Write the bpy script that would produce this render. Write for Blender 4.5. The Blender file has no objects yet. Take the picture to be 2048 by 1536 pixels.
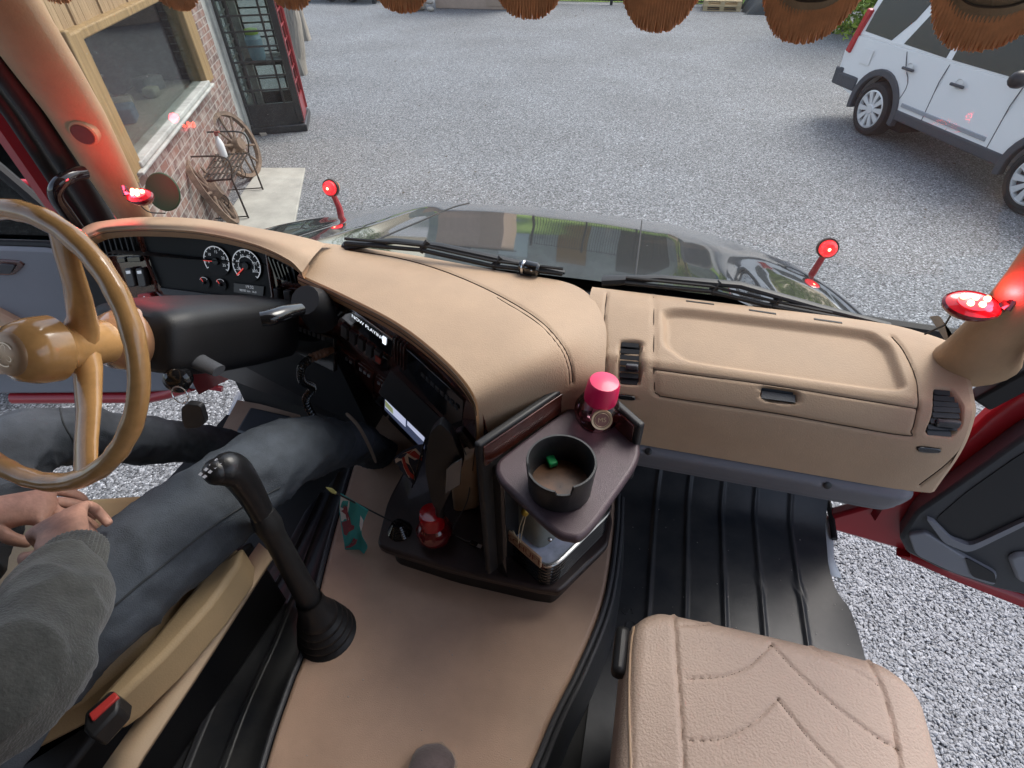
import bpy, bmesh, math, random
import numpy as np
from mathutils import Vector, Matrix
from mathutils.bvhtree import BVHTree
random.seed(7); rng = np.random.default_rng(7)
SC = bpy.context.scene
COL = SC.collection
V = Vector
# ------------------------------------------------------------------ camera
CAM_F, CAM_PITCH, CAM_ROLL, CAM_YAW, CAM_H = 1080.0, math.radians(42), math.radians(-1), math.radians(15), 2.9
def cam_axes():
    cp, sp = math.cos(CAM_PITCH), math.sin(CAM_PITCH)
    r = V((1, 0, 0)); f = V((0, cp, -sp)); u = V((0, sp, cp))
    right = r*math.cos(CAM_ROLL) + u*math.sin(CAM_ROLL)
    down = -(u*math.cos(CAM_ROLL) - r*math.sin(CAM_ROLL))
    Z = Matrix.Rotation(CAM_YAW, 3, 'Z')
    return Z @ right, Z @ down, Z @ f
CX, CY, CZ = cam_axes()
EYE = V((0, 0, CAM_H))
cd = bpy.data.cameras.new('camera'); cam = bpy.data.objects.new('camera', cd); COL.objects.link(cam)
cd.sensor_width = 36; cd.lens = CAM_F/2048*36; cd.clip_start = 0.02; cd.clip_end = 500
cam.matrix_world = Matrix(((CX.x, -CY.x, -CZ.x, 0), (CX.y, -CY.y, -CZ.y, 0), (CX.z, -CY.z, -CZ.z, CAM_H), (0, 0, 0, 1)))
SC.camera = cam
# ------------------------------------------------------------------ light
SUN_EL, SUN_AZ = 52, 35      # azimuth from +Y towards +X
w = bpy.data.worlds.new('World'); SC.world = w; w.use_nodes = True
nt = w.node_tree; bg = nt.nodes['Background']
sk = nt.nodes.new('ShaderNodeTexSky'); sk.sky_type = 'NISHITA'; sk.sun_disc = False
sk.sun_elevation = math.radians(SUN_EL); sk.sun_rotation = math.radians(SUN_AZ); sk.dust_density = 3.0; sk.air_density = 1.0; sk.ozone_density = 0.6
hs = nt.nodes.new('ShaderNodeHueSaturation'); hs.inputs['Saturation'].default_value = .72     # thin overcast greys the sky
nt.links.new(sk.outputs[0], hs.inputs['Color']); nt.links.new(hs.outputs[0], bg.inputs[0]); bg.inputs[1].default_value = 0.15
sd = bpy.data.lights.new('sun', 'SUN'); sun = bpy.data.objects.new('sun', sd); COL.objects.link(sun)
sd.energy = 1.1; sd.angle = math.radians(35); sd.color = (1.0, 0.97, 0.93)
sdir = V((math.sin(math.radians(SUN_AZ))*math.cos(math.radians(SUN_EL)), math.cos(math.radians(SUN_AZ))*math.cos(math.radians(SUN_EL)), math.sin(math.radians(SUN_EL))))
sun.rotation_euler = sdir.to_track_quat('Z', 'Y').to_euler(); sun.location = (0, 0, 30)
vs = SC.view_settings; vs.view_transform = 'Standard'; vs.look = 'None'; vs.gamma = 1; vs.exposure = 1.12
SC.cycles.max_bounces = 8; SC.cycles.diffuse_bounces = 5; SC.cycles.transparent_max_bounces = 12
SC.cycles.sample_clamp_indirect = 6
# ------------------------------------------------------------------ measuring helpers
def ray(px, py): return CX*((px-1024)/CAM_F) + CY*((py-768)/CAM_F) + CZ
def at(px, py, x=None, y=None, z=None):
    d = ray(px, py)
    t = x/d.x if x is not None else (y/d.y if y is not None else (z-CAM_H)/d.z)
    return EYE + d*t
def atp(px, py, p0, n):
    d = ray(px, py); p0 = V(p0); n = V(n)
    return EYE + d*((p0-EYE).dot(n)/d.dot(n))
def pix(p):
    c = V(p)-EYE; z = c.dot(CZ); return (1024+CAM_F*c.dot(CX)/z, 768+CAM_F*c.dot(CY)/z)
# ------------------------------------------------------------------ materials
def mat(name, col, rough=0.5, metal=0.0, coat=0.0, bump=0.0, bscale=200.0, var=0.0, vscale=6.0, spec=0.5, trans=0.0, emit=None, estr=0.0, detail=4.0, sheen=0.0, ior=1.45, crough=0.05, var2=None):
    m = bpy.data.materials.new(name); m.use_nodes = True
    t = m.node_tree; b = t.nodes['Principled BSDF']
    c = (*col, 1) if len(col) == 3 else col
    b.inputs['Base Color'].default_value = c; b.inputs['Roughness'].default_value = rough
    b.inputs['Metallic'].default_value = metal; b.inputs['Coat Weight'].default_value = coat; b.inputs['Coat Roughness'].default_value = crough
    b.inputs['Specular IOR Level'].default_value = spec; b.inputs['Transmission Weight'].default_value = trans; b.inputs['IOR'].default_value = ior
    b.inputs['Sheen Weight'].default_value = sheen
    if emit: b.inputs['Emission Color'].default_value = (*emit, 1); b.inputs['Emission Strength'].default_value = estr
    tc = t.nodes.new('ShaderNodeTexCoord')
    if bump > 0:
        n = t.nodes.new('ShaderNodeTexNoise'); n.inputs['Scale'].default_value = bscale; n.inputs['Detail'].default_value = detail
        bp = t.nodes.new('ShaderNodeBump'); bp.inputs['Strength'].default_value = bump; bp.inputs['Distance'].default_value = 0.002
        t.links.new(tc.outputs['Object'], n.inputs['Vector']); t.links.new(n.outputs[0], bp.inputs['Height']); t.links.new(bp.outputs[0], b.inputs['Normal'])
    if var > 0:
        n2 = t.nodes.new('ShaderNodeTexNoise'); n2.inputs['Scale'].default_value = vscale; n2.inputs['Detail'].default_value = 6; n2.inputs['Roughness'].default_value = .65
        r = t.nodes.new('ShaderNodeValToRGB'); r.color_ramp.elements[0].position = .3; r.color_ramp.elements[1].position = .7
        lo = tuple(x*(1-var) for x in c[:3]); hi = tuple(min(1, x*(1+var)) for x in c[:3])
        if var2: hi = var2
        r.color_ramp.elements[0].color = (*lo, 1); r.color_ramp.elements[1].color = (*hi, 1)
        t.links.new(tc.outputs['Object'], n2.inputs['Vector']); t.links.new(n2.outputs[0], r.inputs[0]); t.links.new(r.outputs[0], b.inputs['Base Color'])
        mr = t.nodes.new('ShaderNodeMapRange'); mr.inputs['To Min'].default_value = max(0.02, rough-.08); mr.inputs['To Max'].default_value = min(1, rough+.1)
        t.links.new(n2.outputs[0], mr.inputs[0]); t.links.new(mr.outputs[0], b.inputs['Roughness'])
    return m
def glass_mat(name, tint=(0.93, 0.96, 0.95), fac=0.8, dust_haze=0.0, rough=0.0):
    m = bpy.data.materials.new(name); m.use_nodes = True; t = m.node_tree; t.nodes.clear()
    o = t.nodes.new('ShaderNodeOutputMaterial'); tr = t.nodes.new('ShaderNodeBsdfTransparent'); tr.inputs[0].default_value = (*tint, 1)
    gl = t.nodes.new('ShaderNodeBsdfGlossy'); gl.inputs['Roughness'].default_value = rough
    fr = t.nodes.new('ShaderNodeFresnel'); fr.inputs[0].default_value = 1.45
    mu = t.nodes.new('ShaderNodeMath'); mu.operation = 'MULTIPLY'; mu.inputs[1].default_value = fac
    mx = t.nodes.new('ShaderNodeMixShader'); t.links.new(fr.outputs[0], mu.inputs[0]); t.links.new(mu.outputs[0], mx.inputs[0])
    t.links.new(tr.outputs[0], mx.inputs[1]); t.links.new(gl.outputs[0], mx.inputs[2]); last = mx
    if dust_haze > 0:
        tc = t.nodes.new('ShaderNodeTexCoord'); df = t.nodes.new('ShaderNodeBsdfDiffuse'); df.inputs[0].default_value = (.8, .8, .78, 1)
        vo = t.nodes.new('ShaderNodeTexVoronoi'); vo.inputs['Scale'].default_value = 60; vo.inputs['Randomness'].default_value = 1
        no = t.nodes.new('ShaderNodeTexNoise'); no.inputs['Scale'].default_value = 5
        no2 = t.nodes.new('ShaderNodeTexNoise'); no2.inputs['Scale'].default_value = 900
        sep = t.nodes.new('ShaderNodeSeparateColor'); t.links.new(vo.outputs['Color'], sep.inputs[0])
        th = t.nodes.new('ShaderNodeMath'); th.operation = 'MULTIPLY'; th.inputs[1].default_value = .075; t.links.new(sep.outputs[0], th.inputs[0])
        lt = t.nodes.new('ShaderNodeMath'); lt.operation = 'LESS_THAN'; t.links.new(vo.outputs['Distance'], lt.inputs[0]); t.links.new(th.outputs[0], lt.inputs[1])
        gt = t.nodes.new('ShaderNodeMath'); gt.operation = 'GREATER_THAN'; gt.inputs[1].default_value = .72; t.links.new(sep.outputs[1], gt.inputs[0])
        a = t.nodes.new('ShaderNodeMath'); a.operation = 'MULTIPLY'; t.links.new(lt.outputs[0], a.inputs[0]); t.links.new(gt.outputs[0], a.inputs[1])
        b = t.nodes.new('ShaderNodeMath'); b.operation = 'MULTIPLY'; t.links.new(a.outputs[0], b.inputs[0]); b.inputs[1].default_value = dust_haze
        c = t.nodes.new('ShaderNodeMath'); c.operation = 'MULTIPLY'; t.links.new(no.outputs[0], c.inputs[0]); c.inputs[1].default_value = .085  # soft veil of haze painted over the glass, besides the dust specks
        d = t.nodes.new('ShaderNodeMath'); d.operation = 'ADD'; t.links.new(b.outputs[0], d.inputs[0]); t.links.new(c.outputs[0], d.inputs[1])
        m2 = t.nodes.new('ShaderNodeMixShader'); t.links.new(d.outputs[0], m2.inputs[0]); t.links.new(mx.outputs[0], m2.inputs[1]); t.links.new(df.outputs[0], m2.inputs[2]); last = m2
        for n in (vo, no, no2): t.links.new(tc.outputs['Object'], n.inputs['Vector'])
    t.links.new(last.outputs[0], o.inputs[0]); return m
# ------------------------------------------------------------------ mesh helpers
def catmull(pts, n):
    pts = [np.array(p, float) for p in pts]
    if len(pts) == 2: return [pts[0]+(pts[1]-pts[0])*t for t in np.linspace(0, 1, n)]
    P = [2*pts[0]-pts[1]] + pts + [2*pts[-1]-pts[-2]]
    k = len(pts)-1; out = []
    for i in range(n):
        u = i/(n-1)*k; j = min(int(u), k-1); t = u-j
        a, b, c, d = P[j], P[j+1], P[j+2], P[j+3]
        out.append(.5*((2*b)+(-a+c)*t+(2*a-5*b+4*c-d)*t*t+(-a+3*b-3*c+d)*t**3))
    return out
class MB:
    def __init__(s): s.v = []; s.f = []
    def add(s, vs, fs):
        o = len(s.v); s.v += [tuple(p) for p in vs]; s.f += [tuple(i+o for i in f) for f in fs]; return s
    def box(s, c, size, rot=None):
        x, y, z = (q/2 for q in size); M = rot if rot is not None else Matrix.Identity(3); c = V(c)
        vs = [c + M @ V((sx*x, sy*y, sz*z)) for sz in (-1, 1) for sx, sy in ((-1, -1), (1, -1), (1, 1), (-1, 1))]
        return s.add(vs, [(3, 2, 1, 0), (4, 5, 6, 7), (0, 1, 5, 4), (1, 2, 6, 5), (2, 3, 7, 6), (3, 0, 4, 7)])
    def bar(s, a, b, w, h, up=(0, 0, 1)):
        a, b = V(a), V(b); d = (b-a); L = d.length; d.normalize(); up = V(up)
        sx = d.cross(up)
        if sx.length < 1e-4: sx = d.cross(V((1, 0, 0)))
        sx.normalize(); uz = sx.cross(d)
        return s.box((a+b)/2, (w, L, h), Matrix((sx, d, uz)).transposed())
    def tube(s, path, r, n=10, closed=False, cap=True, flat=1.0, up=None):
        path = [V(p) for p in path]; k = len(path); rs = r if hasattr(r, '__len__') else [r]*k
        prev = None; vs = []; fs = []
        for i, p in enumerate(path):
            if closed: d = path[(i+1) % k]-path[i-1]
            else: d = path[min(i+1, k-1)]-path[max(i-1, 0)]
            if d.length < 1e-9: d = V((0, 0, 1))
            d.normalize()
            if prev is None:
                a = V(up) if up is not None else (V((0, 0, 1)) if abs(d.z) < .9 else V((1, 0, 0)))
            else: a = prev
            a = a - d*a.dot(d); a.normalize(); prev = a; b = d.cross(a)
            for j in range(n):
                th = 2*math.pi*j/n; vs.append(p + a*(math.cos(th)*rs[i]*flat) + b*(math.sin(th)*rs[i]))
        m = k if closed else k-1
        for i in range(m):
            for j in range(n):
                i2 = (i+1) % k; fs.append((i*n+j, i*n+(j+1) % n, i2*n+(j+1) % n, i2*n+j))
        if cap and not closed: fs.append(tuple(range(n-1, -1, -1))); fs.append(tuple((k-1)*n+j for j in range(n)))
        return s.add(vs, fs)
    def lathe(s, prof, org, axis=(0, 0, 1), n=28, a0=0, a1=2*math.pi, ref=None):
        ax = V(axis).normalized(); a = V(ref) if ref is not None else (V((1, 0, 0)) if abs(ax.x) < .9 else V((0, 1, 0)))
        a = (a-ax*a.dot(ax)).normalized(); b = ax.cross(a); org = V(org); full = abs(a1-a0) > 6.28
        k = n if full else n+1; vs = []; fs = []
        for r, h in prof:
            for j in range(k):
                th = a0+(a1-a0)*j/n; vs.append(org+ax*h+a*(r*math.cos(th))+b*(r*math.sin(th)))
        for i in range(len(prof)-1):
            for j in range(n if full else n):
                j2 = (j+1) % k if full else j+1
                fs.append((i*k+j, i*k+j2, (i+1)*k+j2, (i+1)*k+j))
        return s.add(vs, fs)
    def prism(s, poly, ext):
        poly = [V(p) for p in poly]; ext = V(ext); n = len(poly)
        return s.add(poly+[p+ext for p in poly], [tuple(range(n)), tuple(range(2*n-1, n-1, -1))]+[(i, i+n, (i+1) % n+n, (i+1) % n) for i in range(n)])
    def ball(s, c, r, n=12, sc=(1, 1, 1), rot=None):
        c = V(c); M = rot if rot is not None else Matrix.Identity(3); vs = []; fs = []; m = n//2+1
        for i in range(m+1):
            ph = math.pi*i/m
            for j in range(n):
                th = 2*math.pi*j/n; vs.append(c+M @ V((r*sc[0]*math.sin(ph)*math.cos(th), r*sc[1]*math.sin(ph)*math.sin(th), r*sc[2]*math.cos(ph))))
        for i in range(m):
            for j in range(n): fs.append((i*n+j, (i+1)*n+j, (i+1)*n+(j+1) % n, i*n+(j+1) % n))
        return s.add(vs, fs)
    def grid(s, rows):
        h, wd = len(rows), len(rows[0]); vs = [p for r in rows for p in r]
        return s.add(vs, [(i*wd+j, i*wd+j+1, (i+1)*wd+j+1, (i+1)*wd+j) for i in range(h-1) for j in range(wd-1)])
    def build(s, name, m, parent=None, smooth=35, bevel=0, solid=0, sub=0, soff=-1, seg=2):
        me = bpy.data.meshes.new(name); me.from_pydata(s.v, [], s.f)
        bm = bmesh.new(); bm.from_mesh(me); bmesh.ops.remove_doubles(bm, verts=bm.verts, dist=1e-6)
        if not solid: bmesh.ops.recalc_face_normals(bm, faces=bm.faces)
        bm.to_mesh(me); bm.free()
        me.materials.append(m)
        if smooth: me.shade_smooth(); me.set_sharp_from_angle(angle=math.radians(smooth))
        o = bpy.data.objects.new(name, me); COL.objects.link(o)
        if parent is not None: attach(o, parent)
        if solid: q = o.modifiers.new('solid', 'SOLIDIFY'); q.thickness = solid; q.offset = soff
        if sub: q = o.modifiers.new('sub', 'SUBSURF'); q.levels = sub; q.render_levels = sub
        if bevel:
            q = o.modifiers.new('bevel', 'BEVEL'); q.width = bevel; q.segments = seg; q.limit_method = 'ANGLE'; q.angle_limit = math.radians(40)
        return o
def attach(o, parent):
    o.parent = parent
    r = parent
    while r.parent: r = r.parent
    if r.get('local'): return
    if parent.type == 'EMPTY': o.matrix_parent_inverse = parent.matrix_basis.inverted()
def thing(name, label, cat, loc=(0, 0, 0), rz=None, group=None):
    o = bpy.data.objects.new(name, None); COL.objects.link(o); o.location = loc; o.empty_display_size = .1
    if rz is not None: o.rotation_euler = (0, 0, rz); o['local'] = 1
    o['label'] = label; o['category'] = cat
    if group: o['group'] = group
    return o
def part(name, loc, parent):
    o = bpy.data.objects.new(name, None); COL.objects.link(o); o.location = loc; attach(o, parent); return o
def tag(o, label, cat, group=None):
    o['label'] = label; o['category'] = cat
    if group: o['group'] = group
    return o
def struct(o): o['kind'] = 'structure'; return o
def copy_tree(o, parent=None):
    c = o.copy(); COL.objects.link(c)
    if parent is not None: c.parent = parent
    for ch in list(o.children): copy_tree(ch, c)
    return c
def rows_from(ctrl, nu, nv):
    """control rows of 3D points -> dense smooth rows"""
    r1 = [catmull(r, nu) for r in ctrl]
    cols = [catmull([r[i] for r in r1], nv) for i in range(nu)]
    return [[V(cols[i][j]) for i in range(nu)] for j in range(nv)]
def bvh_of(mb): return BVHTree.FromPolygons([V(p) for p in mb.v], mb.f)
def hit(bvh, px, py, off=0.0):
    h = bvh.ray_cast(EYE, ray(px, py).normalized())
    if h[0] is None:
        return None, None
    n = h[1]
    if n.dot(h[0]-EYE) > 0: n = -n
    return h[0]+n*off, n
def segdist(p, poly, closed=False):
    P = np.asarray(p, float)[:, None, :]; A = np.asarray(poly, float); B = np.roll(A, -1, 0)
    if not closed: A, B = A[:-1], B[:-1]
    A = A[None]; B = B[None]; d = B-A; t = np.clip(((P-A)*d).sum(2)/np.maximum((d*d).sum(2), 1e-9), 0, 1)
    return np.sqrt((((A+d*t[..., None])-P)**2).sum(2)).min(1)
def inside(p, poly):
    P = np.asarray(p, float); A = np.asarray(poly, float); B = np.roll(A, -1, 0); r = np.zeros(len(P), bool)
    for a, b in zip(A, B):
        c = (a[1] > P[:, 1]) != (b[1] > P[:, 1])
        xx = (b[0]-a[0])*(P[:, 1]-a[1])/((b[1]-a[1]) if b[1] != a[1] else 1e-9)+a[0]
        r ^= c & (P[:, 0] < xx)
    return r
def smoothpoly(poly, n=8, rad=.25):
    """round the corners of a pixel polygon"""
    P = [np.array(p, float) for p in poly]; out = []
    for i in range(len(P)):
        a, b, c = P[i-1], P[i], P[(i+1) % len(P)]
        p0 = b+(a-b)*rad; p1 = b+(c-b)*rad
        for t in np.linspace(0, 1, n): out.append((1-t)**2*p0+2*t*(1-t)*b+t*t*p1)
    return out
def carve(mb, grooves=(), sinks=()):
    """press seams and recesses into a dense surface; outlines are given in picture measures and become real relief"""
    me = np.array(mb.v); n = np.zeros_like(me)
    for f in mb.f:
        a, b, c = me[f[0]], me[f[1]], me[f[2]]; q = np.cross(b-a, c-a)
        for i in f: n[i] += q
    n /= np.maximum(np.linalg.norm(n, axis=1), 1e-12)[:, None]
    e = np.array(EYE); s = np.sign(((e-me)*n).sum(1)); n *= s[:, None]
    rel = me-e; z = rel@np.array(CZ); P = np.c_[1024+CAM_F*(rel@np.array(CX))/z, 768+CAM_F*(rel@np.array(CY))/z]
    d = np.zeros(len(me))
    for poly, wd, depth in grooves:
        q = catmull(poly, 60) if len(poly) > 2 else poly
        d -= depth*np.exp(-(segdist(P, q)/wd)**2)
    for poly, soft, depth in sinks:
        sd = segdist(P, poly, True); ins = inside(P, poly); sdn = np.where(ins, sd, -sd)
        k = np.clip((sdn+soft*.3)/soft, 0, 1); d -= depth*(k*k*(3-2*k))
    mb.v = [tuple(p) for p in me+n*d[:, None]]
def text_mb(txt, size, org, xdir, ydir, depth=0.0005):
    cu = bpy.data.curves.new('t', 'FONT'); cu.body = txt; cu.size = size; cu.align_x = 'CENTER'; cu.align_y = 'CENTER'; cu.resolution_u = 3
    ob = bpy.data.objects.new('t', cu); COL.objects.link(ob)
    dg = bpy.context.evaluated_depsgraph_get(); me = bpy.data.meshes.new_from_object(ob.evaluated_get(dg))
    mb = MB(); X = V(xdir).normalized(); Y = V(ydir); Y = (Y-X*Y.dot(X)).normalized(); org = V(org)
    mb.add([org+X*v.co.x+Y*v.co.y for v in me.vertices], [tuple(p.vertices) for p in me.polygons])
    bpy.data.objects.remove(ob); bpy.data.curves.remove(cu); bpy.data.meshes.remove(me); return mb
# ================================================================== OUTSIDE
def gravel_mat():
    m = bpy.data.materials.new('gravel'); m.use_nodes = True; t = m.node_tree; b = t.nodes['Principled BSDF']
    L = t.links.new; N = t.nodes.new
    tc = N('ShaderNodeTexCoord'); vo = N('ShaderNodeTexVoronoi'); vo.inputs['Scale'].default_value = 76
    ns = N('ShaderNodeTexNoise'); ns.inputs['Scale'].default_value = 60; mixv = N('ShaderNodeMixRGB'); mixv.blend_type = 'ADD'; mixv.inputs[0].default_value = .02
    L(tc.outputs['Object'], mixv.inputs[1]); L(ns.outputs['Color'], mixv.inputs[2]); L(mixv.outputs[0], vo.inputs['Vector'])
    sp = N('ShaderNodeSeparateColor'); L(vo.outputs['Color'], sp.inputs[0])
    r = N('ShaderNodeValToRGB'); e = r.color_ramp.elements
    e[0].position = 0; e[0].color = (.03, .032, .036, 1); e[1].position = 1; e[1].color = (.48, .50, .525, 1)
    q = e.new(.4); q.color = (.14, .148, .158, 1); q = e.new(.84); q.color = (.25, .263, .278, 1)
    L(sp.outputs[0], r.inputs[0])
    # grime in large soft areas, earthier far to the right
    n2 = N('ShaderNodeTexNoise'); n2.inputs['Scale'].default_value = .5; n2.inputs['Detail'].default_value = 7; L(tc.outputs['Object'], n2.inputs['Vector'])
    r2 = N('ShaderNodeValToRGB'); r2.color_ramp.elements[0].position = .35; r2.color_ramp.elements[1].position = .7
    r2.color_ramp.elements[0].color = (.82, .81, .80, 1); r2.color_ramp.elements[1].color = (1.02, 1.02, 1.02, 1); L(n2.outputs[0], r2.inputs[0])
    mu = N('ShaderNodeMixRGB'); mu.blend_type = 'MULTIPLY'; mu.inputs[0].default_value = 1; L(r.outputs[0], mu.inputs[1]); L(r2.outputs[0], mu.inputs[2])
    L(mu.outputs[0], b.inputs['Base Color']); b.inputs['Roughness'].default_value = .75
    bp = N('ShaderNodeBump'); bp.invert = True; bp.inputs['Strength'].default_value = .7; bp.inputs['Distance'].default_value = .011
    L(vo.outputs['Distance'], bp.inputs['Height']); L(bp.outputs[0], b.inputs['Normal']); return m
M_gravel = gravel_mat()
struct(MB().add([(-90, -60, 0), (90, -60, 0), (90, 120, 0), (-90, 120, 0)], [(0, 1, 2, 3)]).build('ground', M_gravel))
M_conc = mat('concrete', (.36, .35, .31), .85, bump=.6, bscale=60, var=.22, vscale=2.5)
# pale stones beside the open right door: real pebbles, one mesh
def pebbles(n, x0, x1, y0, y1, keep):
    ico_v = []; ph = (1+5**.5)/2
    for a in (-1, 1):
        for b in (-ph, ph): ico_v += [(0, a, b), (a, b, 0), (b, 0, a)]
    ico_v = np.array(ico_v); ico_v /= np.linalg.norm(ico_v[0])
    bm = bmesh.new()
    for p in ico_v: bm.verts.new(p)
    bmesh.ops.convex_hull(bm, input=bm.verts); bm.verts.index_update(); F = np.array([[v.index for v in f.verts] for f in bm.faces]); bm.free()
    Vs = []; Fs = []; Cs = []; k = 0
    for i in range(n):
        x = rng.uniform(x0, x1); y = rng.uniform(y0, y1)
        if not keep(x, y): continue
        s = .0066*rng.lognormal(0, .25); sc = s*np.array([rng.uniform(.9, 1.6), rng.uniform(.7, 1.1), rng.uniform(.45, .7)])
        q = ico_v*sc*(1+rng.uniform(-.18, .18, (12, 1)))
        R = np.array(Matrix.Rotation(rng.uniform(0, 6.3), 3, 'Z') @ Matrix.Rotation(rng.uniform(-.5, .5), 3, 'X'))
        q = q@R.T+[x, y, rng.uniform(.002, .018)]
        Vs.append(q); Fs.append(F+12*k); g = np.clip(rng.normal(.60, .12), .2, 1)
        Cs.append(np.repeat([[g*.9, g*.92, g*.97, 1]], len(F)*3, 0)); k += 1
    Vs = np.concatenate(Vs); Fs = np.concatenate(Fs)
    me = bpy.data.meshes.new('gravel_stones'); me.from_pydata(Vs.tolist(), [], Fs.tolist())
    ca = me.color_attributes.new('shade', 'FLOAT_COLOR', 'CORNER'); ca.data.foreach_set('color', np.concatenate(Cs).ravel())
    m = mat('pebble', (.3, .3, .3), .7, bump=.3, bscale=120); t = m.node_tree; a = t.nodes.new('ShaderNodeVertexColor'); a.layer_name = 'shade'
    mx = t.nodes.new('ShaderNodeMixRGB'); mx.blend_type = 'MULTIPLY'; mx.inputs[0].default_value = 1; mx.inputs[2].default_value = (.52, .52, .52, 1)
    t.links.new(a.outputs[0], mx.inputs[1]); t.links.new(mx.outputs[0], t.nodes['Principled BSDF'].inputs['Base Color'])
    me.materials.append(m); me.shade_flat()
    o = bpy.data.objects.new('gravel_stones', me); COL.objects.link(o); o['kind'] = 'stuff'; o['label'] = 'loose grey gravel stones on the ground beside the open door'
def in_view(x, y):
    p = pix((x, y, 0)); return 1590 < p[0] < 2200 and 960 < p[1] < 1660
pebbles(120000, .9, 3.4, .4, 2.4, in_view)
lf = MB()
for i in range(260):
    x = random.uniform(-9, 9); y = random.uniform(3.5, 23); s = random.uniform(.012, .035); a_ = random.uniform(0, 6.3); u = V((math.cos(a_), math.sin(a_), random.uniform(-.2, .3)))*s; v_ = V((-math.sin(a_), math.cos(a_), random.uniform(0, .4)))*s*.5; c_ = V((x, y, .012))
    lf.add([c_-u, c_+v_, c_+u, c_-v_], [(0, 1, 2, 3)])
lo_2 = lf.build('fallen_leaves', mat('dead_leaf', (.07, .05, .03), .8, var=.6, vscale=1), smooth=0); lo_2['kind'] = 'stuff'; lo_2['label'] = 'small dead leaves scattered over the grey gravel yard'
# ------------------------------------------------------------------ brick building on the left
W0 = V((-5.2, 5.4, 0)); W1 = V((-6.75, 8.55, 0)); WD = (W1-W0).normalized(); WN = V((WD.y, -WD.x, 0)); WRZ = math.atan2(WD.y, WD.x)
def wl(px, py):
    p = atp(px, py, W0, WN)-W0; return (p.dot(WD), p.z)
def brick_mat():
    m = mat('brick', (.3, .16, .11), .85); t = m.node_tree; b = t.nodes['Principled BSDF']; L = t.links.new; N = t.nodes.new
    tc = t.nodes['Texture Coordinate']; mp = N('ShaderNodeMapping'); mp.inputs['Rotation'].default_value = (math.radians(90), 0, 0); L(tc.outputs['Object'], mp.inputs[0])
    br = N('ShaderNodeTexBrick'); br.inputs['Scale'].default_value = 1; br.inputs['Brick Width'].default_value = .225; br.inputs['Row Height'].default_value = .084; br.inputs['Mortar Size'].default_value = .007; br.inputs['Mortar Smooth'].default_value = .2
    br.inputs['Color1'].default_value = (.21, .115, .09, 1); br.inputs['Color2'].default_value = (.10, .068, .062, 1); br.inputs['Mortar'].default_value = (.34, .31, .28, 1); br.inputs['Bias'].default_value = -.1
    L(mp.outputs[0], br.inputs['Vector'])
    n = N('ShaderNodeTexNoise'); n.inputs['Scale'].default_value = 9; n.inputs['Detail'].default_value = 8; L(tc.outputs['Object'], n.inputs['Vector'])
    r = N('ShaderNodeValToRGB'); r.color_ramp.elements[0].position = .45; r.color_ramp.elements[1].position = .7; r.color_ramp.elements[1].color = (.7, .7, .7, 1); L(n.outputs[0], r.inputs[0])
    mx = N('ShaderNodeMixRGB'); mx.inputs[2].default_value = (.45, .42, .37, 1); L(r.outputs[0], mx.inputs[0]); L(br.outputs[0], mx.inputs[1]); L(mx.outputs[0], b.inputs['Base Color'])
    bp = N('ShaderNodeBump'); bp.invert = True; bp.inputs['Strength'].default_value = 1; bp.inputs['Distance'].default_value = .014; L(br.outputs['Fac'], bp.inputs['Height']); L(bp.outputs[0], b.inputs['Normal'])
    return m
M_brick = brick_mat()
def wood_mat(name, c, c2, axis=2, rough=.7, sc=1.0):
    m = mat(name, c, rough); t = m.node_tree; b = t.nodes['Principled BSDF']; L = t.links.new; N = t.nodes.new
    mp = N('ShaderNodeMapping'); s = [26*sc]*3; s[axis] = 1.6*sc; mp.inputs['Scale'].default_value = s; L(t.nodes['Texture Coordinate'].outputs['Object'], mp.inputs[0])
    n = N('ShaderNodeTexNoise'); n.inputs['Scale'].default_value = 1; n.inputs['Detail'].default_value = 8; n.inputs['Roughness'].default_value = .7; L(mp.outputs[0], n.inputs['Vector'])
    r = N('ShaderNodeValToRGB'); r.color_ramp.elements[0].position = .3; r.color_ramp.elements[1].position = .7; r.color_ramp.elements[0].color = (*c, 1); r.color_ramp.elements[1].color = (*c2, 1); L(n.outputs[0], r.inputs[0]); L(r.outputs[0], b.inputs['Base Color'])
    bp = N('ShaderNodeBump'); bp.inputs['Strength'].default_value = .4; bp.inputs['Distance'].default_value = .004; L(n.outputs[0], bp.inputs['Height']); L(bp.outputs[0], b.inputs['Normal']); return m
M_oak = wood_mat('oak', (.17, .11, .045), (.34, .23, .10)); M_board = wood_mat('weathered_board', (.2, .13, .065), (.42, .3, .17)); M_grey_wood = wood_mat('grey_wood', (.2, .17, .14), (.42, .38, .32))
M_white = mat('white_paint', (.36, .365, .34), .75, bump=.6, bscale=40, var=.3, vscale=5)
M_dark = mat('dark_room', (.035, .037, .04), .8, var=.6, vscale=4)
M_glass = glass_mat('window_glass', (.8, .84, .82), .35)
M_iron = mat('wrought_iron', (.035, .033, .03), .5, metal=.5, bump=.3, bscale=80, var=.5, vscale=20)
M_rust = mat('rusty_iron', (.15, .105, .075), .9, bump=1, bscale=40, var=.5, vscale=12)
bld = thing('brick_building', 'old brick building with a wide timber framed window and pale sill', 'building', W0, WRZ)
gl_, gr_ = wl(258, 284), wl(410, 183); a0, a1, zs = gl_[0]-.1, gr_[0], (gl_[1]+gr_[1])/2
tl, tr = wl(126, 51), wl(340, 12); zt = (tl[1]+tr[1])/2; print('zt', tl, tr, gl_, gr_)
pr = wl(427, 186)[0]; pe = wl(478, 238)[0]; we = wl(500, 226)[0]
WINFO = (a0, a1, zs, zt, pr, pe, we); print('window', WINFO)
al = a0+3.55
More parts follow.
